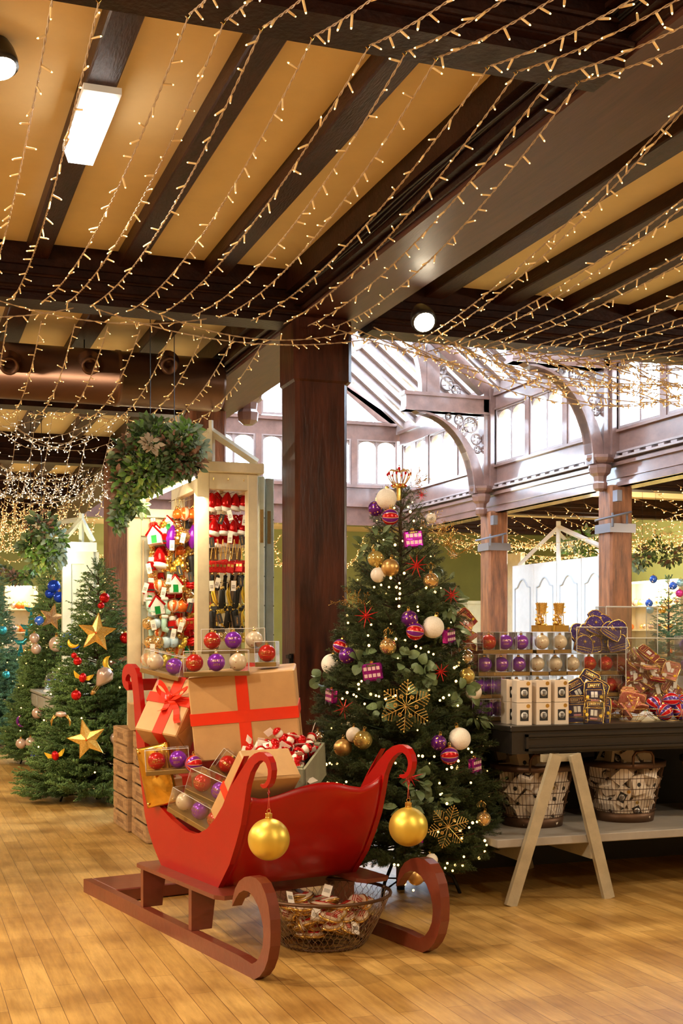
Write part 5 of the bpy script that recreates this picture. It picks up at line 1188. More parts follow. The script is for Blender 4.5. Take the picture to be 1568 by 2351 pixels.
# small hanging ornaments
def mini(kind):
    def f():
        t = thing(kind+'_ornament')
        if kind == 'santa_hat':
            MB().lathe([(.030, 0), (.031, .02), (.026, .045), (.014, .068), (.004, .08)], 14).build('cone', M_redsh, t, True)
            MB().lathe([(.031, -.018), (.036, -.014), (.036, .002), (.031, .006)], 14, M=Matrix.Rotation(.15, 4, 'Y')).build('brim', M_whiteg, t, True)
        elif kind == 'toy_bus':
            MB().box((-.034, -.014, -.03), (.034, .014, .028), bev=.005).build('body', M_redg, t); q = MB()
            for k in range(3): q.box((-.026+k*.019, -.0155, .002), (-.012+k*.019, -.014, .016))
            q.build('windows', M_goldm, t)
        elif kind == 'house':
            q = MB(); q.prism([(-.03, -.035), (.03, -.035), (.03, .01), (0, .045), (-.03, .01)], lambda a, b, tt: (a, tt, b), -.02, .02); q.build('walls', M_whiteg, t)
            MB().box((-.012, -.022, -.033), (.012, -.019, .002)).build('door', M_green2, t)
            q = MB(); q.tube([(-.036, -.018, .004), (0, -.018, .048), (.036, -.018, .004)], .006, 6); q.build('roof_trim', M_redsh, t)
        elif kind == 'teddy':
            q = MB(); q.ball((0, 0, -.012), .023, 12, 8); q.ball((0, 0, .022), .017, 12, 8); [q.ball((sx*.014, 0, .036), .007, 8, 5) for sx in (-1, 1)]; [q.ball((sx*.02, -.006, -.03), .009, 8, 5) for sx in (-1, 1)]; q.build('body', M_goldm, t, True)
        elif kind == 'robot':
            q = MB().box((-.02, -.014, -.03), (.02, .014, .012), bev=.003); q.build('body', M_redsh, t); MB().box((-.013, -.012, .014), (.013, .012, .036), bev=.003).build('head', M_whiteg, t); MB().box((-.018, -.0155, -.022), (.018, -.014, -.014)).build('belt', M_ink, t)
        elif kind == 'bottle':
            MB().lathe([(0, -.045), (.017, -.043), (.018, .005), (.007, .018), (.007, .038), (.009, .04), (0, .042)], 14).build('glass', M_green2, t, True); MB().lathe([(.0185, -.025), (.019, -.024), (.019, -.008), (.0185, -.007)], 14).build('label_band', M_tag, t)
        elif kind == 'kettle':
            MB().lathe([(0, -.026), (.026, -.022), (.031, -.004), (.024, .015), (.01, .022), (0, .03)], 16).build('pot', M_orange, t, True); q = MB(); q.tube([(.022, 0, -.005), (.04, 0, .002), (.046, 0, .015)], .005, 6); q.tube([(-.02, 0, .012), (0, 0, .045), (.02, 0, .012)], .003, 5); q.build('spout_and_handle', M_goldm, t, True)
        elif kind == 'purple_drop':
            MB().lathe([(0, -.05), (.012, -.04), (.022, -.01), (.016, .02), (.004, .045)], 12, ribs=6, ramp=.12).build('drop', M_pbaub, t, True)
        elif kind == 'mint_boot':
            q = MB(); q.tube([(0, 0, .035), (0, 0, -.01), (.006, 0, -.025), (.03, 0, -.03)], [.014, .014, .015, .010], 10); q.build('boot', M_mint, t, True); MB().lathe([(.016, .03), (.018, .034), (.018, .042), (.015, .044)], 12).build('cuff', M_whiteg, t, True)
        elif kind == 'bubble':
            MB().ball((0, 0, 0), .030, 16, 12).build('glass', M_cglass, t, True)
        elif kind == 'swirl':
            MB().ball((0, 0, 0), .033, 16, 12).build('ball', stripe_mat('orange_white_swirl', ((.8, .15, .03), (.85, .75, .6), (.9, .6, .2)), 5, tilt=(.5, 0, 0)), t, True)
        elif kind == 'lips':
            q = MB(); q.lathe([(0, -.018), (.03, -.010), (.036, 0), (.02, .008), (0, .006)], 16, sy=.5); q.lathe([(0, -.004), (.028, .004), (.03, .012), (.015, .022), (0, .018)], 16, sy=.5); q.build('lips', M_redsh, t, True)
        elif kind == 'black_tassel':
            MB().lathe([(.004, .04), (.012, .034), (.010, .02), (.014, -.05), (.006, -.055)], 10, ribs=5, ramp=.1).build('tassel', M_ink, t, True); MB().ball((0, 0, .045), .008, 8, 6).build('bead', M_goldm, t, True)
        elif kind == 'banana_feather':
            q = MB(); q.tube([(.0, 0, .05), (-.005, 0, .02), (.003, 0, -.02), (.02, 0, -.045)], [.002, .009, .010, .002], 8, flat=.5); q.build('feather', M_yellow, t, True); MB().box((-.022, -.004, -.065), (.018, .004, -.048)).build('band', M_ink, t)
        elif kind == 'moon_face':
            MB().lathe([(0, -.026), (.02, -.02), (.026, 0), (.02, .02), (0, .026)], 14, sy=.6).build('face', mat('pale_blue_gloss', (.45, .62, .75), .3), t, True)
        elif kind == 'nugget':
            q = MB(); rs_ = random.Random(9); [q.ball((rs_.uniform(-.02, .02), rs_.uniform(-.01, .01), rs_.uniform(-.03, .03)), .012, 7, 5) for _ in range(8)]; q.build('cluster', M_gold, t, True)
        q = MB(); q.tube([(0, 0, .03), (0, .0, .085)], .0012, 4); q.build('loop', M_goldm, t)
        return t
    return f
KN = {'santa_hat': 'red and white santa hat', 'toy_bus': 'glittery red toy bus', 'house': 'white green-doored house', 'teddy': 'gold teddy bear', 'robot': 'red and white soldier', 'bottle': 'green bottle', 'kettle': 'orange and gold kettle', 'purple_drop': 'purple drop', 'mint_boot': 'pale mint boot', 'bubble': 'gold glass bubble', 'swirl': 'orange and white swirl', 'lips': 'shiny red lips', 'black_tassel': 'black tassel', 'banana_feather': 'yellow feather', 'moon_face': 'pale blue moon', 'nugget': 'gold nugget cluster'}
ROWN = ['top', 'second', 'third', 'fourth', 'fifth', 'sixth', 'seventh', 'eighth']
def krow(kinds, us, v, Y, row, where, sc=1.3, jit=.05):
    for k, u in enumerate(us):
        kd = kinds[k % len(kinds)] if len(kinds) < len(us) else kinds[k]
        for dd in (0, 1):
            p = WY(u+4*dd, v-3*dd, Y+.12*dd)
            use('mini'+kd, mini(kd), TR(p, FACE+U(-.5, .5), U(-.15, .15), U(-.2, .2), sc*(1.22 if 'left' in where else 1.1)*U(.92, 1.08)), '%s, %s%s in %s row %s' % (KN[kd], ordn(k), (' behind' if dd else ''), ROWN[row], where), 'ornament', 'ornaments '+where)
        q = MB(); a = WY(u, v, Y-.05)+Vector((0, 0, .115)); q.tube([a+Vector((0, -.0, 0)), a+Vector((0, .34, .01))], .0028, 5)
        tag(q.build('display_rod', M_silver), 'chrome hook rod %s in the %s row %s' % (ordn(k), ROWN[row], where), 'rod', 'hook rods '+where)
KF = 'in kiosk frame'; KL = 'left of kiosk frame'
fu = [484, 498, 518, 538, 558]
krow(['santa_hat'], fu, 1165, 9.12, 0, KF, 1.25); krow(['santa_hat'], [490, 512, 534, 556], 1222, 9.12, 1, KF, 1.15)
krow(['toy_bus'], [488, 506, 524, 546, 562], 1302, 9.12, 2, KF, 1.3); krow(['banana_feather', 'black_tassel'], [490, 508, 524, 540, 558], 1372, 9.12, 3, KF, 1.4)
krow(['black_tassel', 'banana_feather', 'black_tassel'], [486, 503, 520, 538, 556], 1420, 9.12, 4, KF, 1.4); krow(['nugget', 'bubble'], [488, 506, 524, 542, 560], 1462, 9.12, 5, KF, 1.25)
krow(['kettle', 'swirl'], [408, 424, 440], 1180, 9.3, 0, KL, 1.2); krow(['house', 'robot', 'purple_drop', 'teddy', 'bubble', 'purple_drop'], [356, 374, 392, 408, 424, 442], 1232, 9.3, 1, KL, 1.5)
krow(['robot', 'santa_hat', 'teddy', 'nugget', 'teddy', 'black_tassel'], [348, 366, 384, 402, 420, 440], 1296, 9.3, 2, KL, 1.35); krow(['robot', 'swirl', 'bubble', 'house', 'teddy', 'lips'], [346, 364, 382, 400, 420, 440], 1345, 9.3, 3, KL, 1.3)
krow(['mint_boot', 'house', 'mint_boot', 'swirl', 'kettle', 'robot'], [342, 360, 378, 398, 416, 438], 1392, 9.3, 4, KL, 1.3); krow(['bubble', 'moon_face', 'mint_boot', 'robot', 'swirl', 'toy_bus'], [340, 358, 376, 396, 416, 440], 1432, 9.3, 5, KL, 1.3)
krow(['bubble', 'bubble', 'moon_face', 'moon_face', 'nugget', 'lips'], [344, 362, 380, 398, 420, 440], 1475, 9.3, 6, KL, 1.3); krow(['swirl', 'moon_face', 'nugget', 'bottle', 'nugget', 'swirl'], [338, 356, 376, 398, 418, 440], 1515, 9.3, 7, KL, 1.2)
for k_, (v_, set_) in enumerate(((1205, ['robot', 'nugget', 'house', 'bubble', 'black_tassel']), (1264, ['teddy', 'lips', 'bubble', 'kettle', 'nugget']), (1320, ['bubble', 'robot', 'mint_boot', 'nugget', 'swirl']), (1368, ['house', 'bubble', 'lips', 'robot', 'bubble']), (1412, ['moon_face', 'teddy', 'bubble', 'robot', 'nugget']), (1454, ['mint_boot', 'swirl', 'moon_face', 'teddy', 'lips']), (1496, ['nugget', 'moon_face', 'bubble', 'swirl', 'bottle']))):
    for k, u in enumerate((348, 368, 389, 411, 432)):
        use('mini'+set_[k], mini(set_[k]), TR(WY(u+U(-4, 4), v_, 9.42), FACE+U(-.5, .5), U(-.2, .2), U(-.2, .2), 1.45), '%s, %s in the %s back row left of kiosk frame' % (KN[set_[k]], ordn(k), ROWN[k_]), 'ornament', 'ornaments left of kiosk frame')
for k_, v_ in enumerate((1190, 1250, 1335, 1395, 1445)):
    for k, u in enumerate((486, 500, 514, 528, 542, 556)):
        kd = ['lips', 'santa_hat', 'black_tassel', 'nugget', 'banana_feather'][k_]
        use('mini'+kd, mini(kd), TR(WY(u+U(-3, 3), v_, 9.35), FACE+U(-.5, .5), U(-.2, .2), U(-.2, .2), 1.3), '%s, %s in the %s back row in kiosk frame' % (KN[kd], ordn(k), ROWN[k_]), 'ornament', 'ornaments in kiosk frame')
rs = random.Random(2); n = 0
for (u, v, Y, dark) in [(508, 1192, 9.05, 1), (528, 1183, 9.05, 0), (562, 1195, 9.05, 0), (486, 1245, 9.05, 1), (528, 1235, 9.05, 0), (556, 1240, 9.05, 1), (486, 1345, 9.05, 0), (499, 1338, 9.05, 0), (536, 1345, 9.05, 0), (553, 1335, 9.05, 1), (505, 1420, 9.05, 1), (545, 1425, 9.05, 1), (420, 1235, 9.2, 0), (395, 1252, 9.2, 0), (412, 1310, 9.2, 1), (342, 1305, 9.2, 0), (334, 1350, 9.2, 0), (438, 1325, 9.2, 1), (375, 1360, 9.2, 0), (436, 1395, 9.2, 1), (398, 1455, 9.2, 0), (415, 1440, 9.2, 0), (352, 1435, 9.2, 0), (388, 1330, 9.2, 0), (350, 1490, 9.2, 0)]:
    n += 1; q = MB().box((-.018, -.001, -.038), (.018, .001, .038)); q.mi = 1
    if dark: vs, fs = text_geo('LIBERTY', .015); q.add([(-.002+v_.y*1, -.0015, v_.x) for v_ in vs], fs)
    else: [q.box((-.012, -.0015, -.02+k*.007), (.012, -.001, -.017+k*.007)) for k in range(4)]
    tag(q.build('price_tag', [M_ink, M_goldm] if dark else [M_tag, M_ink], M=TR(WY(u, v, Y), FACE+rs.uniform(-.2, .2), 0, rs.uniform(-.3, .3))), '%s price tag, %s in the %s part of the kiosk display' % ('black' if dark else 'white', ORD[count(('tag', dark, v < 1280, v < 1370, u < 450))]+' one', ('upper' if v < 1280 else 'middle' if v < 1370 else 'lower')+(' left' if u < 450 else ' right')), 'tag', 'price tags in the kiosk')
for k, u in enumerate((490, 500, 512, 524, 538, 550, 560)):
    q = MB(); p = WY(u, 1290, 9.08)
    for sx in (-.022, .022): q.tube([p+Vector((sx, 0, .02)), p+Vector((0, 0, .17))], .0028, 4)
    tag(q.build('bead_chain', M_goldg), 'gold bead chain holding a red toy bus in the kiosk frame, %s' % ordn(k), 'chain', 'bead chains in the kiosk')
# ---------------------------------------------------------------- garlands of leaves
def garland(label, blobs, Z, seed, dens=1.0, ivy=True, name='leaf_garland', wires=True):
    c_ = W(blobs[0][0], blobs[0][1], Z); t = thing(name, c_, label, 'garland')
    for i, (u, v, r, n, mats_, dz) in enumerate(blobs):
        p = W(u, v, Z+dz)-c_; R = r*Z/F
        leaf_cluster('foliage', p, R, int(n*dens*(1.9 if Z < 10 else 1.3)), mats_, t, seed+i, (.03, .075) if Z < 10 else (.05, .11), .5, i % 3 == 2)
    if wires:
        q = MB(); 
        for (u, v, r, n, m_, dz) in blobs[:2]: p = W(u, v, Z+dz)-c_; q.tube([p, (p.x, p.y, 3.95-c_.z)], .003, 4)
        q.build('hanging_wire', M_iron, t)
    return t
LA = [M_leaf, M_leafd, M_euc]; LB2 = [M_leafd, M_euc, M_leafr]; LC2 = [M_leaf, mat('leaf_lime', (.30, .42, .08), .5), M_euc]
garland('large mixed green leaf garland hanging above the left side of the cream kiosk', [(345, 1010, 52, 190, LA, 0), (400, 1040, 50, 190, LB2, 0), (300, 1050, 45, 150, LB2, .05), (425, 1000, 34, 90, [M_leafb, M_leaf], 0), (335, 1085, 50, 190, LC2, 0), (290, 1110, 38, 110, [M_leaf, M_leafr, M_leafd], .05), (375, 1070, 45, 160, LA, 0), (430, 1062, 34, 90, LB2, 0), (300, 1140, 26, 60, LC2, 0), (278, 1165, 18, 40, LA, 0), (272, 1188, 13, 24, [M_leafb, M_leaf], 0), (270, 1208, 8, 12, LA, 0), (455, 1030, 18, 26, [M_leafb], 0), (345, 1020, 15, 14, [mat('pale_flower', (.45, .38, .28), .6)], -.2), (318, 1165, 14, 22, LA, 0)], 8.7, 100, 1.3)
garland('leafy garland hanging beside the far pale kiosk above the blue decorated tree', [(95, 1215, 34, 130, LB2, 0), (70, 1250, 26, 90, LA, 0), (120, 1235, 30, 110, [M_leafb, M_leaf], 0), (110, 1275, 28, 90, LC2, 0), (85, 1290, 20, 50, LC2, 0), (130, 1270, 18, 50, [M_leafb], 0)], 12.6, 200, 1.0)
garland('dark leafy swag curving across the far left wall', [(10, 1318, 18, 60, LB2, 0), (38, 1328, 18, 60, LB2, 0), (62, 1318, 16, 50, LA, 0), (80, 1305, 14, 40, LA, 0)], 19, 240, 1.0, wires=False)
garland('leafy garland behind the white shutters at the right', [(1310, 1250, 22, 70, [M_leafb, M_leaf, M_euc], 0), (1340, 1235, 24, 80, [M_leafb, M_leaf], 0), (1355, 1265, 20, 60, LA, 0)], 21.5, 260, 1.0)
garland('dark leafy garland above the lit shelf at the far right', [(1475, 1280, 24, 80, LB2, 0), (1505, 1262, 26, 90, LA, 0), (1540, 1280, 24, 80, LB2, 0), (1465, 1300, 14, 40, [M_leafb], 0), (1568, 1275, 22, 60, LB2, 0)], 20.5, 280, 1.0)
# ---------------------------------------------------------------- fir trees on the left
def side_tree(u, Z, H, R, label, m, seed, nb=230, **kw):
    P = W(u, HZ+EYE*F/Z, Z); return conifer(P, H, R, .22, label, m, seed, nb=nb, sub=7, twig=.15, n=44, nl=.034, nw=.0034, flat=True, power=1.0, droop=.25, **kw), P
t1, P1 = side_tree(226, 10.8, 2.08, .66, 'green fir tree with two gold stars, left of the wooden crates', M_needle2, 31, nb=300)
t2, P2 = side_tree(116, 13.8, 2.25, .52, 'green tree with cobalt baubles and a copper star, behind the grey side table', M_needle2, 32, nb=280)
t3, P3_ = side_tree(-12, 15.5, 2.2, .50, 'blue green tree cut off by the left edge of the photo', M_needle3, 33, nb=260)
def put(key, mk, u, v, Z, label, sc=1, cat='ornament', grp='ornaments on the left fir trees', roll=0, yaw=0, pitch=0):
    return use(key, mk, C(u, v, Z, yaw, pitch, roll) @ Matrix.Scale(sc, 4), label, cat, grp)
def star5(m, dot=True):
    def f():
        t = thing('star_ornament'); pts = [(.15*(1 if k % 2 == 0 else .42)*sin(k*pi/5), .15*(1 if k % 2 == 0 else .42)*cos(k*pi/5)) for k in range(10)]
        q = MB(); vs = [(a, 0, b) for a, b in pts]+[(0, -.03, 0), (0, .03, 0)]
        q.add(vs, [(i, (i+1) % 10, 10) for i in range(10)]+[((i+1) % 10, i, 11) for i in range(10)]); q.build('star', m, t)
        q = MB(); q.tube([(a, 0, b) for a, b in pts+[pts[0]]], .004, 5); q.build('edge_wire', M_goldm, t)
        if dot: MB().ball((0, -.03, 0), .010, 10, 6).build('centre_bead', M_orange, t, True)
        return t
    return f
put('star', star5(M_goldg), 222, 1453, 10.35, 'big gold glitter star high on the fir tree by the crates', 1.12, roll=.1)
put('star', None, 200, 1698, 10.15, 'big gold glitter star low on the fir tree by the crates', 1.12, roll=-.25)
put('cstar', star5(M_copper, False), 120, 1417, 13.3, 'dull copper glitter star on the tree with blue baubles', .98, roll=.2)
RB = bauble_maker(M_redsh, .045, 18); BB = bauble_maker(M_blue, .045, 18); PB = bauble_maker(M_pearl, .045, 18); BP = bauble_maker(M_bluep, .045, 18)
for (u, v, Z, r, w) in ((240, 1373, 10.5, 12, 'at the top'), (175, 1596, 10.2, 12, 'at the middle left'), (178, 1518, 10.25, 10, 'above the middle'), (288, 1465, 10.6, 13, 'at the right edge'), (170, 1505, 10.3, 7, 'small one at the left'), (232, 1390, 10.45, 8, 'small one under the top one')): put('redb', RB, u, v, Z, 'shiny red bauble %s of the gold star fir tree' % w, r*Z/F/.045, 'bauble')
for (u, v, Z, r, w) in ((124, 1346, 13.6, 15, 'upper'), (136, 1371, 13.5, 13, 'lower right'), (114, 1363, 13.65, 11, 'lower left')): put('blub', BB, u, v, Z, 'cobalt blue bauble, %s of three near the treetop at the left' % w, r*Z/F/.045, 'bauble')
for (u, v, Z, r, w) in ((79, 1465, 13.3, 12, 'upper one at the middle left of the blue bauble tree'), (83, 1490, 13.3, 12, 'lower one at the middle left of the blue bauble tree'), (86, 1637, 13.2, 13, 'beside the side table leg'), (48, 1707, 13.2, 12, 'left one near the floor'), (70, 1704, 13.2, 12, 'right one near the floor'), (130, 1479, 13.2, 18, 'large one behind the gold star tree')): put('prlb', PB, u, v, Z, 'pale pink pearl bauble, %s' % w, r*Z/F/.045, 'bauble')
for (u, v, Z, r, w) in ((155, 1464, 12.6, 12, 'upper'), (147, 1484, 12.6, 11, 'lower'), (90, 1425, 13.2, 11, 'left')): put('bpb', BP, u, v, Z, 'blue and white patterned bauble, %s of the cluster between the trees' % w, r*Z/F/.045, 'bauble')
for (u, v, Z, r, w) in ((6, 1447, 15.0, 10, 'upper'), (14, 1549, 14.9, 9, 'lower')): put('teb', bauble_maker(M_teal, .045, 16), u, v, Z, 'teal glitter bauble, %s one on the tree at the left edge' % w, r*Z/F/.045, 'bauble')
def balloon():
    t = thing('balloon_ornament'); MB().lathe([(.010, -.06), (.02, -.045), (.045, 0), (.05, .025), (.035, .055), (.01, .068)], 24, ribs=12, ramp=.06).build('envelope', M_pearl, t, True)
    q = MB(); [q.tube([(.012*cos(a), .012*sin(a), -.058), (.010*cos(a), .010*sin(a), -.10)], .0012, 4) for a in (0, 1.57, 3.14, 4.7)]; q.build('ropes', M_goldm, t)
    MB().lathe([(.010, -.125), (.015, -.105), (.015, -.10), (.0, -.10)], 10).build('basket', M_goldrib, t, True); return t
put('ball', balloon, 237, 1556, 10.2, 'pink glass hot air balloon ornament in the middle of the fir tree', 1.35, roll=.6); put('ball', None, 267, 1700, 10.3, 'pink glass hot air balloon ornament by the crates', 1.0)
def moon():
    t = thing('moon_ornament'); q = MB(); q.tube([(.045*cos(a), 0, .045*sin(a)) for a in [1.9+i*2.9/10 for i in range(11)]], [.002, .008, .013, .016, .018, .019, .018, .016, .013, .008, .002], 8); q.build('crescent', M_yellow, t, True)
    q = MB(); q.tube([(.062*cos(a), 0, .062*sin(a)) for a in [3.3+i*1.5/6 for i in range(7)]], [.001, .004, .006, .006, .006, .004, .001], 6); q.build('cap', M_blue, t, True); return t
put('moon', moon, 258, 1522, 10.3, 'yellow crescent moon ornament at the right of the fir tree', 1.3); put('moon', None, 170, 1472, 10.4, 'yellow crescent moon ornament left of the upper gold star', 1.0, roll=-.9); put('pmoon', lambda: (lambda t: (MB().tube([(.05*cos(a), 0, .05*sin(a)) for a in [1.9+i*2.9/10 for i in range(11)]], [.002, .006, .010, .012, .013, .014, .013, .012, .010, .006, .002], 8).build('crescent', M_pglit, t, True), t)[1])(thing('moon_ornament')), 53, 1655, 13.0, 'purple glitter crescent ornament low on the blue bauble tree', 1.2)
def bird():
    t = thing('bird_ornament'); MB().ball((0, 0, 0), .024, 14, 10, sz=1.3).build('body', M_redsh, t, True); q = MB()
    for sx in (-1, 1): q.sheet([[Vector((sx*.018, 0, .01)), Vector((sx*.02, 0, -.012))], [Vector((sx*.05, -.01, .028)), Vector((sx*.045, -.01, -.008))], [Vector((sx*.066, 0, .035)), Vector((sx*.06, 0, .014))]], Vector((0, 1, 0)), .003)
    q.build('wings', M_yellow, t); return t
put('bird', bird, 190, 1556, 10.2, 'red winged beetle ornament in the middle of the fir tree', 1.3, roll=.2); put('bird', None, 127, 1735, 10.2, 'red winged beetle ornament low on the left of the fir tree', 1.3, roll=-.2)
def crab():
    t = thing('crab_ornament'); MB().lathe([(0, -.02), (.03, -.01), (.036, 0), (.028, .014), (0, .02)], 16, sy=.6).build('shell', M_pearl, t, True); q = MB()
    for sg in (-1, 1):
        for k in range(4): q.tube([(sg*.025, 0, -.01), (sg*(.045+.006*k), -.005, -.005-.012*k), (sg*(.05+.002*k), -.005, -.03-.014*k)], .0035, 5)
    q.build('legs', M_goldm, t, True); return t
put('crab', crab, 140, 1640, 10.1, 'gold and pink crab ornament at the left of the fir tree', 1.3)
def bell():
    t = thing('bell_ornament'); MB().lathe([(.0, -.0), (.042, -.0), (.03, .03), (.022, .06), (.008, .075)], 16).build('bell', M_blue, t, True); MB().ball((0, 0, -.006), .008, 8, 6).build('clapper', M_goldm, t, True); return t
put('bell', bell, 82, 1735, 12.4, 'cobalt blue bell ornament near the floor at the left', 1.3)
def tealbird():
    t = thing('teal_ornament'); q = MB(); q.tube([(-.05, 0, .02), (-.02, 0, 0), (.02, 0, 0), (.05, 0, .03), (.06, 0, .05)], [.004, .018, .02, .012, .004], 8); q.build('body', M_teal, t, True); q = MB(); [q.tube([(.0, 0, -.01), (.01*k-.02, 0, -.10)], .006, 5) for k in range(5)]; q.build('fringe', M_teal, t); return t
for (u, v, Z, w) in ((72, 1400, 14.0, 'upper'), (62, 1440, 14.0, 'middle'), (48, 1475, 14.0, 'lower')): put('tealb', tealbird, u, v, Z, 'teal glitter bird ornament with fringe, %s one between the left trees' % w, 1.5)
# lights on the left trees
for tt, P, Zc, Hh, Rr, nm in ((t1, P1, 10.8, 2.08, .66, 'fir tree with gold stars'), (t2, P2, 13.8, 2.25, .52, 'tree with blue baubles'), (t3, P3_, 15.5, 2.2, .5, 'tree at the left edge')):
    ft = thing('fairy_lights', P, 'small warm fairy lights on the '+nm, 'string lights', 'fairy lights on the left trees'); q = MB(); pt = []
    for i in range(420): z = .3+(Hh-.45)*i/420; a = i*.11+Zc; r = (Rr*((Hh-z)/(Hh-.22))**1.0)*.95; pt.append(Vector((r*cos(a), r*sin(a), z)))
    q.tube(pt, .0015, 4, False); q.build('cable', MATS['green_cable'], ft); q = MB()
    for i in range(0, 420, 8): q.ball(pt[i]*1+Vector((pt[i].x, pt[i].y, 0))*.06, .0075, 6, 5)
    tag(q.build('light_bulbs', M_tip, ft, True), kind='stuff')
# ---------------------------------------------------------------- side table with glass cloches
n0 = WZ(150, 1832, 0); n0z = .85
t = thing('side_table', (n0.x, n0.y, 0), 'long grey painted table with drawers holding glass jars, behind the fir tree', 'table'); M_gtab = mat('grey_table_paint', (.30, .30, .26), .5, var=.1)
L_ = 3.0; MB().box((-.03, -.03, n0z-.03), (.8, L_, n0z), bev=.005).build('tabletop', M_gtab, t); MB().box((0, 0, n0z-.18), (.77, L_-.03, n0z-.03)).build('apron', M_gtab, t)
for k in range(4): MB().box((-.012, .12+k*.72, n0z-.165), (.0, .12+k*.72+.62, n0z-.045), bev=.003).build('drawer', M_gtab, t)
for y in (0, 1.45, L_-.1):
    for x in (0, .69): MB().box((x, y, 0), (x+.08, y+.08, n0z-.18), bev=.004).build('leg', M_cream, t)
def cloche(h, r):
    def f():
        t = thing('glass_cloche'); MB().lathe([(r*1.15, 0), (r*1.15, .012), (r, .016)], 24).build('base', M_white, t)
        MB().lathe([(r, .016), (r, h*.62), (r*.85, h*.82), (r*.5, h*.95), (r*.08, h), (r*.08, h+.02)], 24).build('dome', M_acry, t, True)
        rs_ = random.Random(6); q = MB(); [q.ball((rs_.uniform(-.4, .4)*r, rs_.uniform(-.4, .4)*r, rs_.uniform(.08, .7)*h), .022, 8, 6) for _ in range(6)]; q.build('gold_trinkets', M_goldm, t, True)
        q = MB(); [q.ball((rs_.uniform(-.5, .5)*r, rs_.uniform(-.5, .5)*r, rs_.uniform(.08, .6)*h), .025, 8, 6) for _ in range(5)]; q.build('blue_trinkets', M_blue, t, True); return t
    return f
for (u, dy, h, r, w) in ((97, 1.0, .33, .085, 'tall glass dome at the middle of'), (70, 2.0, .20, .08, 'short glass jar at the far end of'), (83, 1.6, .20, .08, 'short glass jar behind the tall dome on'), (118, .65, .20, .09, 'short glass jar in front of the tall dome on'), (128, .35, .34, .08, 'tall glass dome at the near end of')):
    Yq = n0.y+dy; p = WY(u, 1550, Yq); use('cl%d' % int(h*100), cloche(h, r), (max(p.x, n0.x+.12), Yq, n0z), w+' the grey side table', 'jar', 'glass jars on the side table')
# ---------------------------------------------------------------- far left kiosk, lit shelf, bench
Yk = 13.3; a0 = WY(143, 1255, Yk); a1 = WY(214, 1255, Yk)
t = thing('display_kiosk', (a0.x, Yk, 0), 'far pale green kiosk with a pitched roof frame, behind the left fir trees', 'kiosk'); w = a1.x-a0.x; z = a0.z
M_pale = mat('pale_green_paint', (.66, .70, .56), .5, var=.08)
MB().box((0, 0, 0), (w, .06, z-.05)).build('panel', M_pale, t); MB().box((-.03, -.05, z-.05), (w+.03, .5, z+.05)).build('cap', M_white, t)
q = MB(); 
for lo, hi in (((0, -.025, 0), (.09, 0, z-.05)), ((w-.10, -.025, 0), (w, 0, z-.05)), ((.09, -.025, z-.18), (w-.1, 0, z-.05)), ((.09, -.025, 1.2), (w-.1, 0, 1.32))): q.box(lo, hi)
q.build('panel_moulding', M_pale, t); MB().box((w, 0, 0), (w+.06, .5, z-.05)).build('side_panel', M_pale, t)
a = WY(187, 1192, Yk)-t.location; q = MB(); q.tube([(a.x, 0, z+.05), (a.x, 0, a.z+.06)], .028, 4); q.tube([(a.x, 0, a.z), (w, 0, z+.06)], .03, 4); q.tube([(a.x, 0, a.z), (a.x-.20, 0, z+.06)], .03, 4); q.tube([(a.x, 0, a.z), (a.x-.42, 1.0, a.z)], .026, 4); q.build('roof_frame', M_pale, t)
pl = W(138, 1265, 12.9); ll = thing('spotlight', pl, 'small bright spotlight shining by the far pale kiosk', 'light'); MB().ball((0, 0, 0), .035, 12, 8).build('bulb', M_lampw, ll, True); MB().lathe([(.02, .02), (.05, .05), (.05, .12), (.0, .13)], 12).build('housing', M_white, ll); lamp('POINT', (0, -.15, -.1), 10, (1, .86, .62), .05, parent=ll)
Ys = 21.0; s0 = WY(8, 1340, Ys); s1 = WY(84, 1340, Ys)
def lit_shelf(M, w, h, z0, label, grp, n, cols, seed, power):
    t = thing('display_shelf', M, label, 'shelf'); MB().box((0, 0, 0), (w, .05, z0+h)).build('backboard', M_cream, t)
    for k in range(4): MB().box((0, -.22, z0+h*k/4-.02), (w, 0, z0+h*k/4)).build('shelf_board', M_cream, t)
    for x in (0, w-.06): MB().box((x, -.24, 0), (x+.06, 0, z0+h)).build('upright', M_cream, t)
    MB().box((.1, -.26, z0+h-.03), (w-.1, -.2, z0+h)).build('strip_lamp', M_strip, t); lamp('AREA', (w/2, -.34, z0+h-.05), power, (1, .76, .45), .5, rot=(radians(35), 0, 0), parent=t)
    rs = random.Random(seed)
    for i in range(n):
        k = rs.randrange(4); c_ = rs.choice(cols); r = rs.uniform(.035, .06)
        use('sb%s%d' % (c_.name, 0), lambda: bauble_maker(c_, .05, 14)(), M @ TR((rs.uniform(.1, w-.1), -.12-rs.random()*.08, z0+h*k/4+.055), 0, 0, 0, r/.05), '%s bauble %s on the %s board of the %s' % ({M_goldm.name: 'bright gold', M_goldg.name: 'gold glitter', M_pearl.name: 'pink pearl', M_orange.name: 'orange', M_mint.name: 'mint'}[c_.name], nook(grp+c_.name, 0, 1).split(', ')[1].split(' ')[0], ['bottom', 'second', 'third', 'top'][k], grp), 'bauble', 'baubles on the '+grp)
lit_shelf(Matrix.Translation((s0.x, Ys, 0)), s1.x-s0.x, 1.5, .75, 'warmly lit cream display shelf against the far left', 'far left lit shelf', 34, [M_goldm, M_goldg, M_pearl, M_orange], 3, 6)
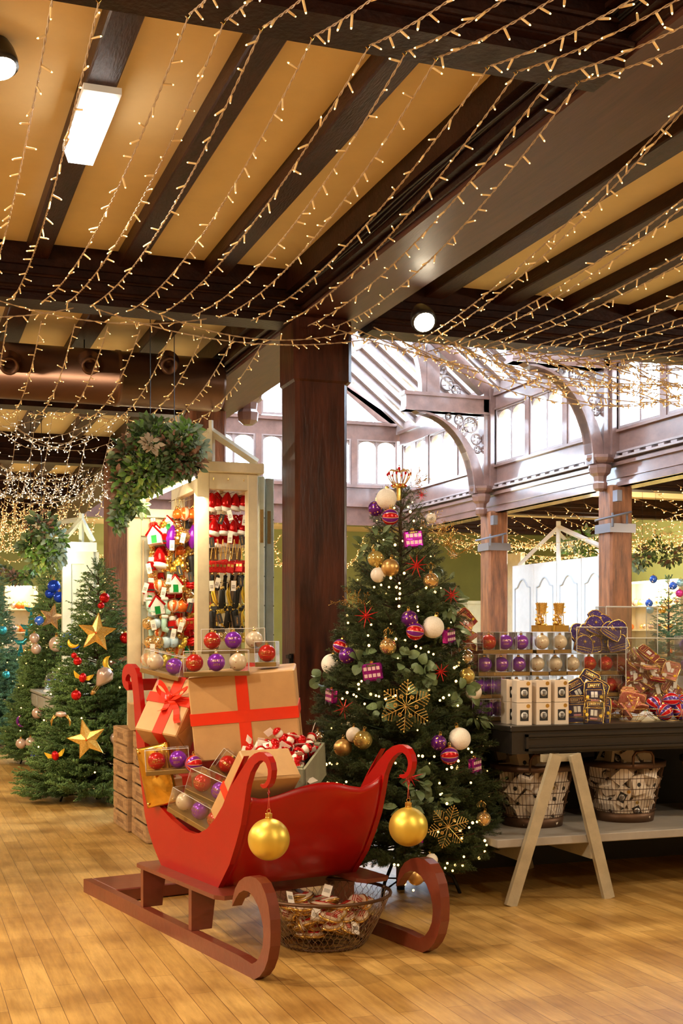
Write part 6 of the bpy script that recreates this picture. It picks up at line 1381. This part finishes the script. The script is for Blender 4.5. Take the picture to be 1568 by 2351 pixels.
bq = W(0, 1655, 15.8); t = thing('planter_box', (bq.x-.5, bq.y, 0), 'low white painted planter bench under the tree at the left edge', 'bench'); MB().box((0, 0, .30), (.75, .5, .42)).build('seat_board', M_white, t); MB().box((.02, .02, .18), (.73, .48, .30)).build('rail', M_sage, t); [MB().box((x, y, 0), (x+.07, y+.07, .3)).build('leg', M_sage, t) for x in (0, .66) for y in (0, .42)]
# ---------------------------------------------------------------- right hand side, beyond the light well
XS = 10.62; y0 = WX(1376, 1300, XS).y; y1 = WX(1176, 1300, XS).y; zt = 2.72
t = thing('folding_screen', (XS, y0-.25, 0), 'tall white four leaf shutter screen with scalloped panels, far right', 'screen'); D = (y1-y0+.25)/4
for k in range(4):
    q = MB().box((0, k*D+.01, 0), (.05, (k+1)*D-.01, zt)); f_ = q.build('leaf', M_white, t)
    q = MB(); z1_ = zt-.30; a_, b_ = k*D+.12, (k+1)*D-.12; m_ = (a_+b_)/2; pr = [(a_, z1_-.12)]+[(a_+.1+ (b_-a_-.2)*i/10, z1_-.10+.14*sin(pi*i/10)) for i in range(11)]+[(b_, z1_-.12)]
    q.tube([(-.006, a, b) for a, b in pr], .016, 5); q.tube([(-.006, a_, .3), (-.006, a_, z1_-.12)], .012, 5); q.tube([(-.006, b_, .3), (-.006, b_, z1_-.12)], .012, 5); q.build('scalloped_moulding', mat('pale_grey_paint', (.55, .60, .64), .5), f_)
aw = WX(1282, 1210, XS+.1); q = MB(); ly = aw.y-t.location.y; q.tube([(.1, ly, zt), (.1, ly, aw.z+.1)], .045, 4); q.tube([(.1, ly, aw.z), (.1, 4*D-.1, zt+.03)], .045, 4); q.tube([(.1, ly, aw.z), (.1, .0, zt+.05)], .045, 4); q.tube([(.1, ly, aw.z-.1), (.9, ly+.3, zt)], .04, 4); q.build('roof_frame', M_white, t)
q0 = WX(1195, 1260, 11.6); tag(MB().box((11.6, q0.y, 0), (11.7, q0.y+1.0, 3.1)).build('door_panel', M_cream), 'pale tall door panel behind the white shutters, seen left of them', 'panel')
q0 = WX(1060, 1345, 11.8); t = thing('cabinet', (11.8, q0.y-.3, 0), 'small pale green cabinet against the green wall, right of the tree', 'cabinet'); MB().box((0, 0, 0), (.5, .8, 2.15)).build('body', M_pale, t); MB().box((-.03, -.03, 2.15), (.53, .83, 2.22)).build('top', M_pale, t); MB().box((-.01, .1, 1.3), (.0, .7, 2.0)).build('glass_front', mat('warm_display', (.6, .4, .25), .6, var=.6, vscale=25), t)
Xr = 12.6; r0 = WX(1590, 1330, Xr).y; r1 = WX(1455, 1330, Xr).y
lit_shelf(Matrix.Translation((Xr, r1, 0)) @ Matrix.Rotation(-pi/2, 4, 'Z'), r1-r0, 1.7, .7, 'warmly lit shelf of gold ornaments at the far right', 'far right lit shelf', 60, [M_goldm, M_goldg, M_pearl, M_orange, M_mint], 5, 60)
side_tree(1535, 19.0, 2.35, .55, 'decorated tree with pale blue baubles in front of the far right lit shelf', M_needle3, 36, nb=130, group=None)
for i, (u, v, m, cn_) in enumerate(((1500, 1330, M_bluep, 'blue patterned'), (1545, 1345, M_bluep, 'blue patterned'), (1562, 1338, mat('ice_blue', (.35, .6, .7), .2, metal=.3), 'ice blue'), (1560, 1362, mat('hot_pink', (.7, .05, .3), .2, metal=.4), 'hot pink'), (1490, 1385, M_bluep, 'blue patterned'), (1492, 1400, MATS['ice_blue'], 'ice blue'), (1520, 1400, M_goldm, 'gold'))):
    put('fr%d' % i, bauble_maker(m, .05, 14), u, v, 18.55, '%s bauble on the far right tree, %s' % (cn_, ['top left', 'upper middle', 'upper right', 'right middle', 'lower left upper', 'lowest at the left', 'lower middle'][i]), 1.2, 'bauble', 'baubles on the far right tree')
# ---------------------------------------------------------------- string lights under the beams
def string_pts(a, b, sag, step=.02, skew=0):
    a = Vector(a); b = Vector(b); n = max(6, int((b-a).length/step)); return [a.lerp(b, i/n)-Vector((0, 0, sag*4*(i/n)*(1-i/n)*(1+skew*(i/n-.5)))) for i in range(n+1)]
def bulb():
    q = MB(); q.tube([(0, 0, 0), (0, 0, -.006), (0, 0, -.036), (0, 0, -.040)], [.0032, .0046, .0043, .0036], 7); q.mi = 1; q.tube([(0, 0, -.040), (0, 0, -.046)], [.0036, .0022], 7)
    return q.build('light_bulb', [M_bulb, M_tip], None, True)
BULB = bulb(); used_b = [False]
sr = random.Random(77)
def light_string(a, b, sag, label, grp, dense=.115, near=True, skew=0, twist=.0030, r=.0024, bs=1.0, white=False):
    pts = string_pts(a, b, sag, .02 if near else .12, skew); q = MB()
    t = thing('string_light', Vector(a), label, 'string lights', grp); A = Vector(a)
    if near:
        ax = (Vector(b)-Vector(a)).normalized(); s = ax.cross(Vector((0, 0, 1))).normalized(); u_ = s.cross(ax)
        for ph in (0, pi): q.tube([p-A+s*twist*cos(i*1.0+ph)+u_*twist*sin(i*1.0+ph) for i, p in enumerate(pts)], r, 4, False)
    else: q.tube([p-A for p in pts], r, 4, False)
    q.build('cable', M_cable, t)
    L = sum((pts[i+1]-pts[i]).length for i in range(len(pts)-1)); n = int(L/dense)
    if near:
        for k in range(n):
            f = (k+.5+sr.uniform(-.25, .25))/n; i = min(len(pts)-2, int(f*(len(pts)-1))); p = pts[i]-A
            o = BULB if not used_b[0] else BULB.copy()
            if used_b[0]: COL.objects.link(o)
            used_b[0] = True
            o.parent = t; d = Vector((sr.gauss(0, 1), sr.gauss(0, .7), sr.uniform(-1.3, .25))).normalized()
            o.matrix_local = Matrix.Translation(p) @ d.to_track_quat('-Z', 'Y').to_matrix().to_4x4() @ Matrix.Scale(bs*sr.uniform(.92, 1.08), 4)
    else:
        q = MB()
        for k in range(n):
            f = (k+.5+sr.uniform(-.3, .3))/n; i = min(len(pts)-2, int(f*(len(pts)-1))); p = pts[i].lerp(pts[i+1], f*(len(pts)-1)-i)-A
            d = Vector((sr.gauss(0, 1), sr.gauss(0, .7), sr.uniform(-1.3, .25))).normalized(); q.mi = 0; q.tube([p, p+d*.038*bs], .0045*bs, 5); q.mi = 1; q.ball(p+d*.042*bs, .0055*bs, 5, 4)
        q.build('light_bulbs', [M_whiteg if white else M_bulb, M_tipw if white else M_tip], t)
    return t
ZH = 3.60
def hook(x, y, z, label):
    q = MB(); q.tube([(0, 0, .055), (0, 0, .012), (.008, 0, 0), (0, 0, -.012), (-.009, 0, -.004)], .0022, 5)
    tag(q.build('brass_hook', M_goldm, M=Matrix.Translation((x, y, z))), label, 'hook', 'brass hooks on the near cross beam')
hx = [WZ(u, v, ZH) for u, v in ((118, 4), (225, 12), (432, 40), (522, 38), (602, 66), (716, 92), (862, 90), (948, 104), (1020, 118), (1136, 142), (1206, 150), (1284, 166), (1345, 178))]
end_u = [-40, 28, 95, 150, 205, 300, 375, 440, 500, 575, 650, 705, 760]
GN = 'string lights between the near beam and the pillar beam'
for i, (h_, eu) in enumerate(zip(hx, end_u)):
    x = h_.x; Y0 = 4.33; e = WY(eu, 700, 8.22); xe = e.x
    light_string((x, Y0, ZH), (xe, 8.20, 3.57), .13+.05*sr.random(), 'string light under the left ceiling, %s at the near beam' % ordn(i), GN, .15)
    hook(x, Y0, ZH+.01, 'small brass hook under the near beam, %s' % ordn(i))
# right bay: pairs of strands
GR = 'string lights under the right ceiling'
ends = [(1005, .10), (1060, .12), (1120, .12), (1190, .14), (1255, .14), (1330, .15), (1400, .15), (1480, .16), (1560, .16)]
x_ = 3.0
for i in range(9):
    xs_ = 3.05+.48*i; xe = WY(ends[i][0]-80, 760, 8.22).x
    for k in range(2): light_string((xs_+.02*k, 4.33, ZH), (xe+.05*k, 8.2, 3.46), ends[i][1]+.03*k, 'warm white string light under the right ceiling, %s, %s strand' % (ordn(i), ['front', 'rear'][k]), GR, .13)
# strands that come on towards the viewer from the hooks
GV = 'string lights coming forward from the near beam'
for i, h_ in enumerate(hx[2:]):
    x = h_.x; light_string((x, 4.30, ZH), (x+.05, .45, 3.58), .27, 'warm white string light sagging forward overhead, %s' % ordn(i), GV, .12)
for i, (xs_) in enumerate((3.3, 3.8, 4.3)): light_string((xs_, 4.30, ZH), (xs_+.05, .45, 3.58), .27, 'warm white string light sagging forward at the upper right, %s' % ordn(i), GV, .12)
# dense swags along the pillar beam
GS = 'string lights swagged along the pillar beam'
for i in range(4):
    xa = -1.6+1.0*i+.2*sr.random(); light_string((xa, 8.10-.02*i, 3.56), (xa+1.5, 8.14-.02*i, 3.53), .10+.03*(i % 2), 'string light swagged along the left of the pillar beam, %s' % ordn(i), GS, .085)
light_string((1.2, 8.05, 3.52), (3.1, 8.05, 3.48), .12, 'string light swagged across the top of the oak pillar', GS, .085)
for i in range(38):
    xa = 2.72+.16*i; ln = 1.9+.9*sr.random(); zz = 3.52-.006*i
    light_string((xa, 7.95-.05*(i % 3), max(3.33, zz)), (xa+ln, 8.0+.05*(i % 3), 3.30+.03*(i % 3)), .10+.06*(i % 4), 'string light in the dense %s swag right of the pillar, %s' % (['upper', 'lower'][i % 2], ordn(i//2)), GS+' right', .07)
# nets farther down the left
for b, (ya, yb, n, z) in enumerate(((8.65, 12.2, 11, 3.56), (12.3, 16.0, 12, 3.54), (16.1, 19.8, 12, 3.52), (19.9, 23.6, 12, 3.5))):
    for i in range(n):
        x = (.25, .5, .8, 1.0)[b]+(2.25, 2.0, 1.75, 1.5)[b]*i/(n-1)+(.0 if b == 0 else .06*sr.random()); nm = ['first', 'second', 'third', 'fourth'][b]
        light_string((x, ya, z), (x+.05, yb, z), [.22, .55, .6, .6][b], 'string light in the %s bay behind the pillar, %s' % (nm, ordn(i)), 'string lights in the %s left bay' % nm, [.12, .10, .08, .08][b], near=True if b == 0 else False, bs=[1, 1, 1.1, 1.2][b], white=b == 1)
    for i in range([6, 9, 9, 8][b]):
        xa = (.0, .3, .5, .8)[b]+sr.random()*1.2; ln = .8+sr.random()*.7; yy = yb-.12-sr.random()*.3; nm = ['first', 'second', 'third', 'fourth'][b]
        light_string((xa, yy, z-.02), (min(2.5, xa+ln), yy, z-.02), .15+.25*sr.random()*(1+.4*b), 'looped string light along the end beam of the %s left bay, %s' % (nm, ordn(i)), 'looped string lights, %s left bay' % nm, .07, near=False, bs=[1, 1, 1.1, 1.3][b], white=b < 2)
# nets in the right gallery and under the far gallery
for i in range(20):
    y = 11.5+i*.62; light_string((10.15, y, 3.52), (14.3, y+.8*(-1)**i, 3.45), .45+.1*sr.random(), 'string light across the right gallery, %s from the front' % (ORD[i]), 'string lights in the right gallery', .085, near=False, bs=1.5)
for i in range(9):
    x = 10.3+.45*i; light_string((x, 12, 3.5), (x+.3, 24, 3.5), .5, 'long string light along the right gallery, %s' % ordn(i), 'long string lights in the right gallery', .09, near=False, bs=1.5)
for i in range(16):
    x = 4.2+.36*i; light_string((x, 24.4, 3.55), (x+.5*(-1)**i, 27.9, 3.5), .5, 'string light under the far gallery, %s' % ordn(i), 'string lights under the far gallery', .08, near=False, bs=1.6)
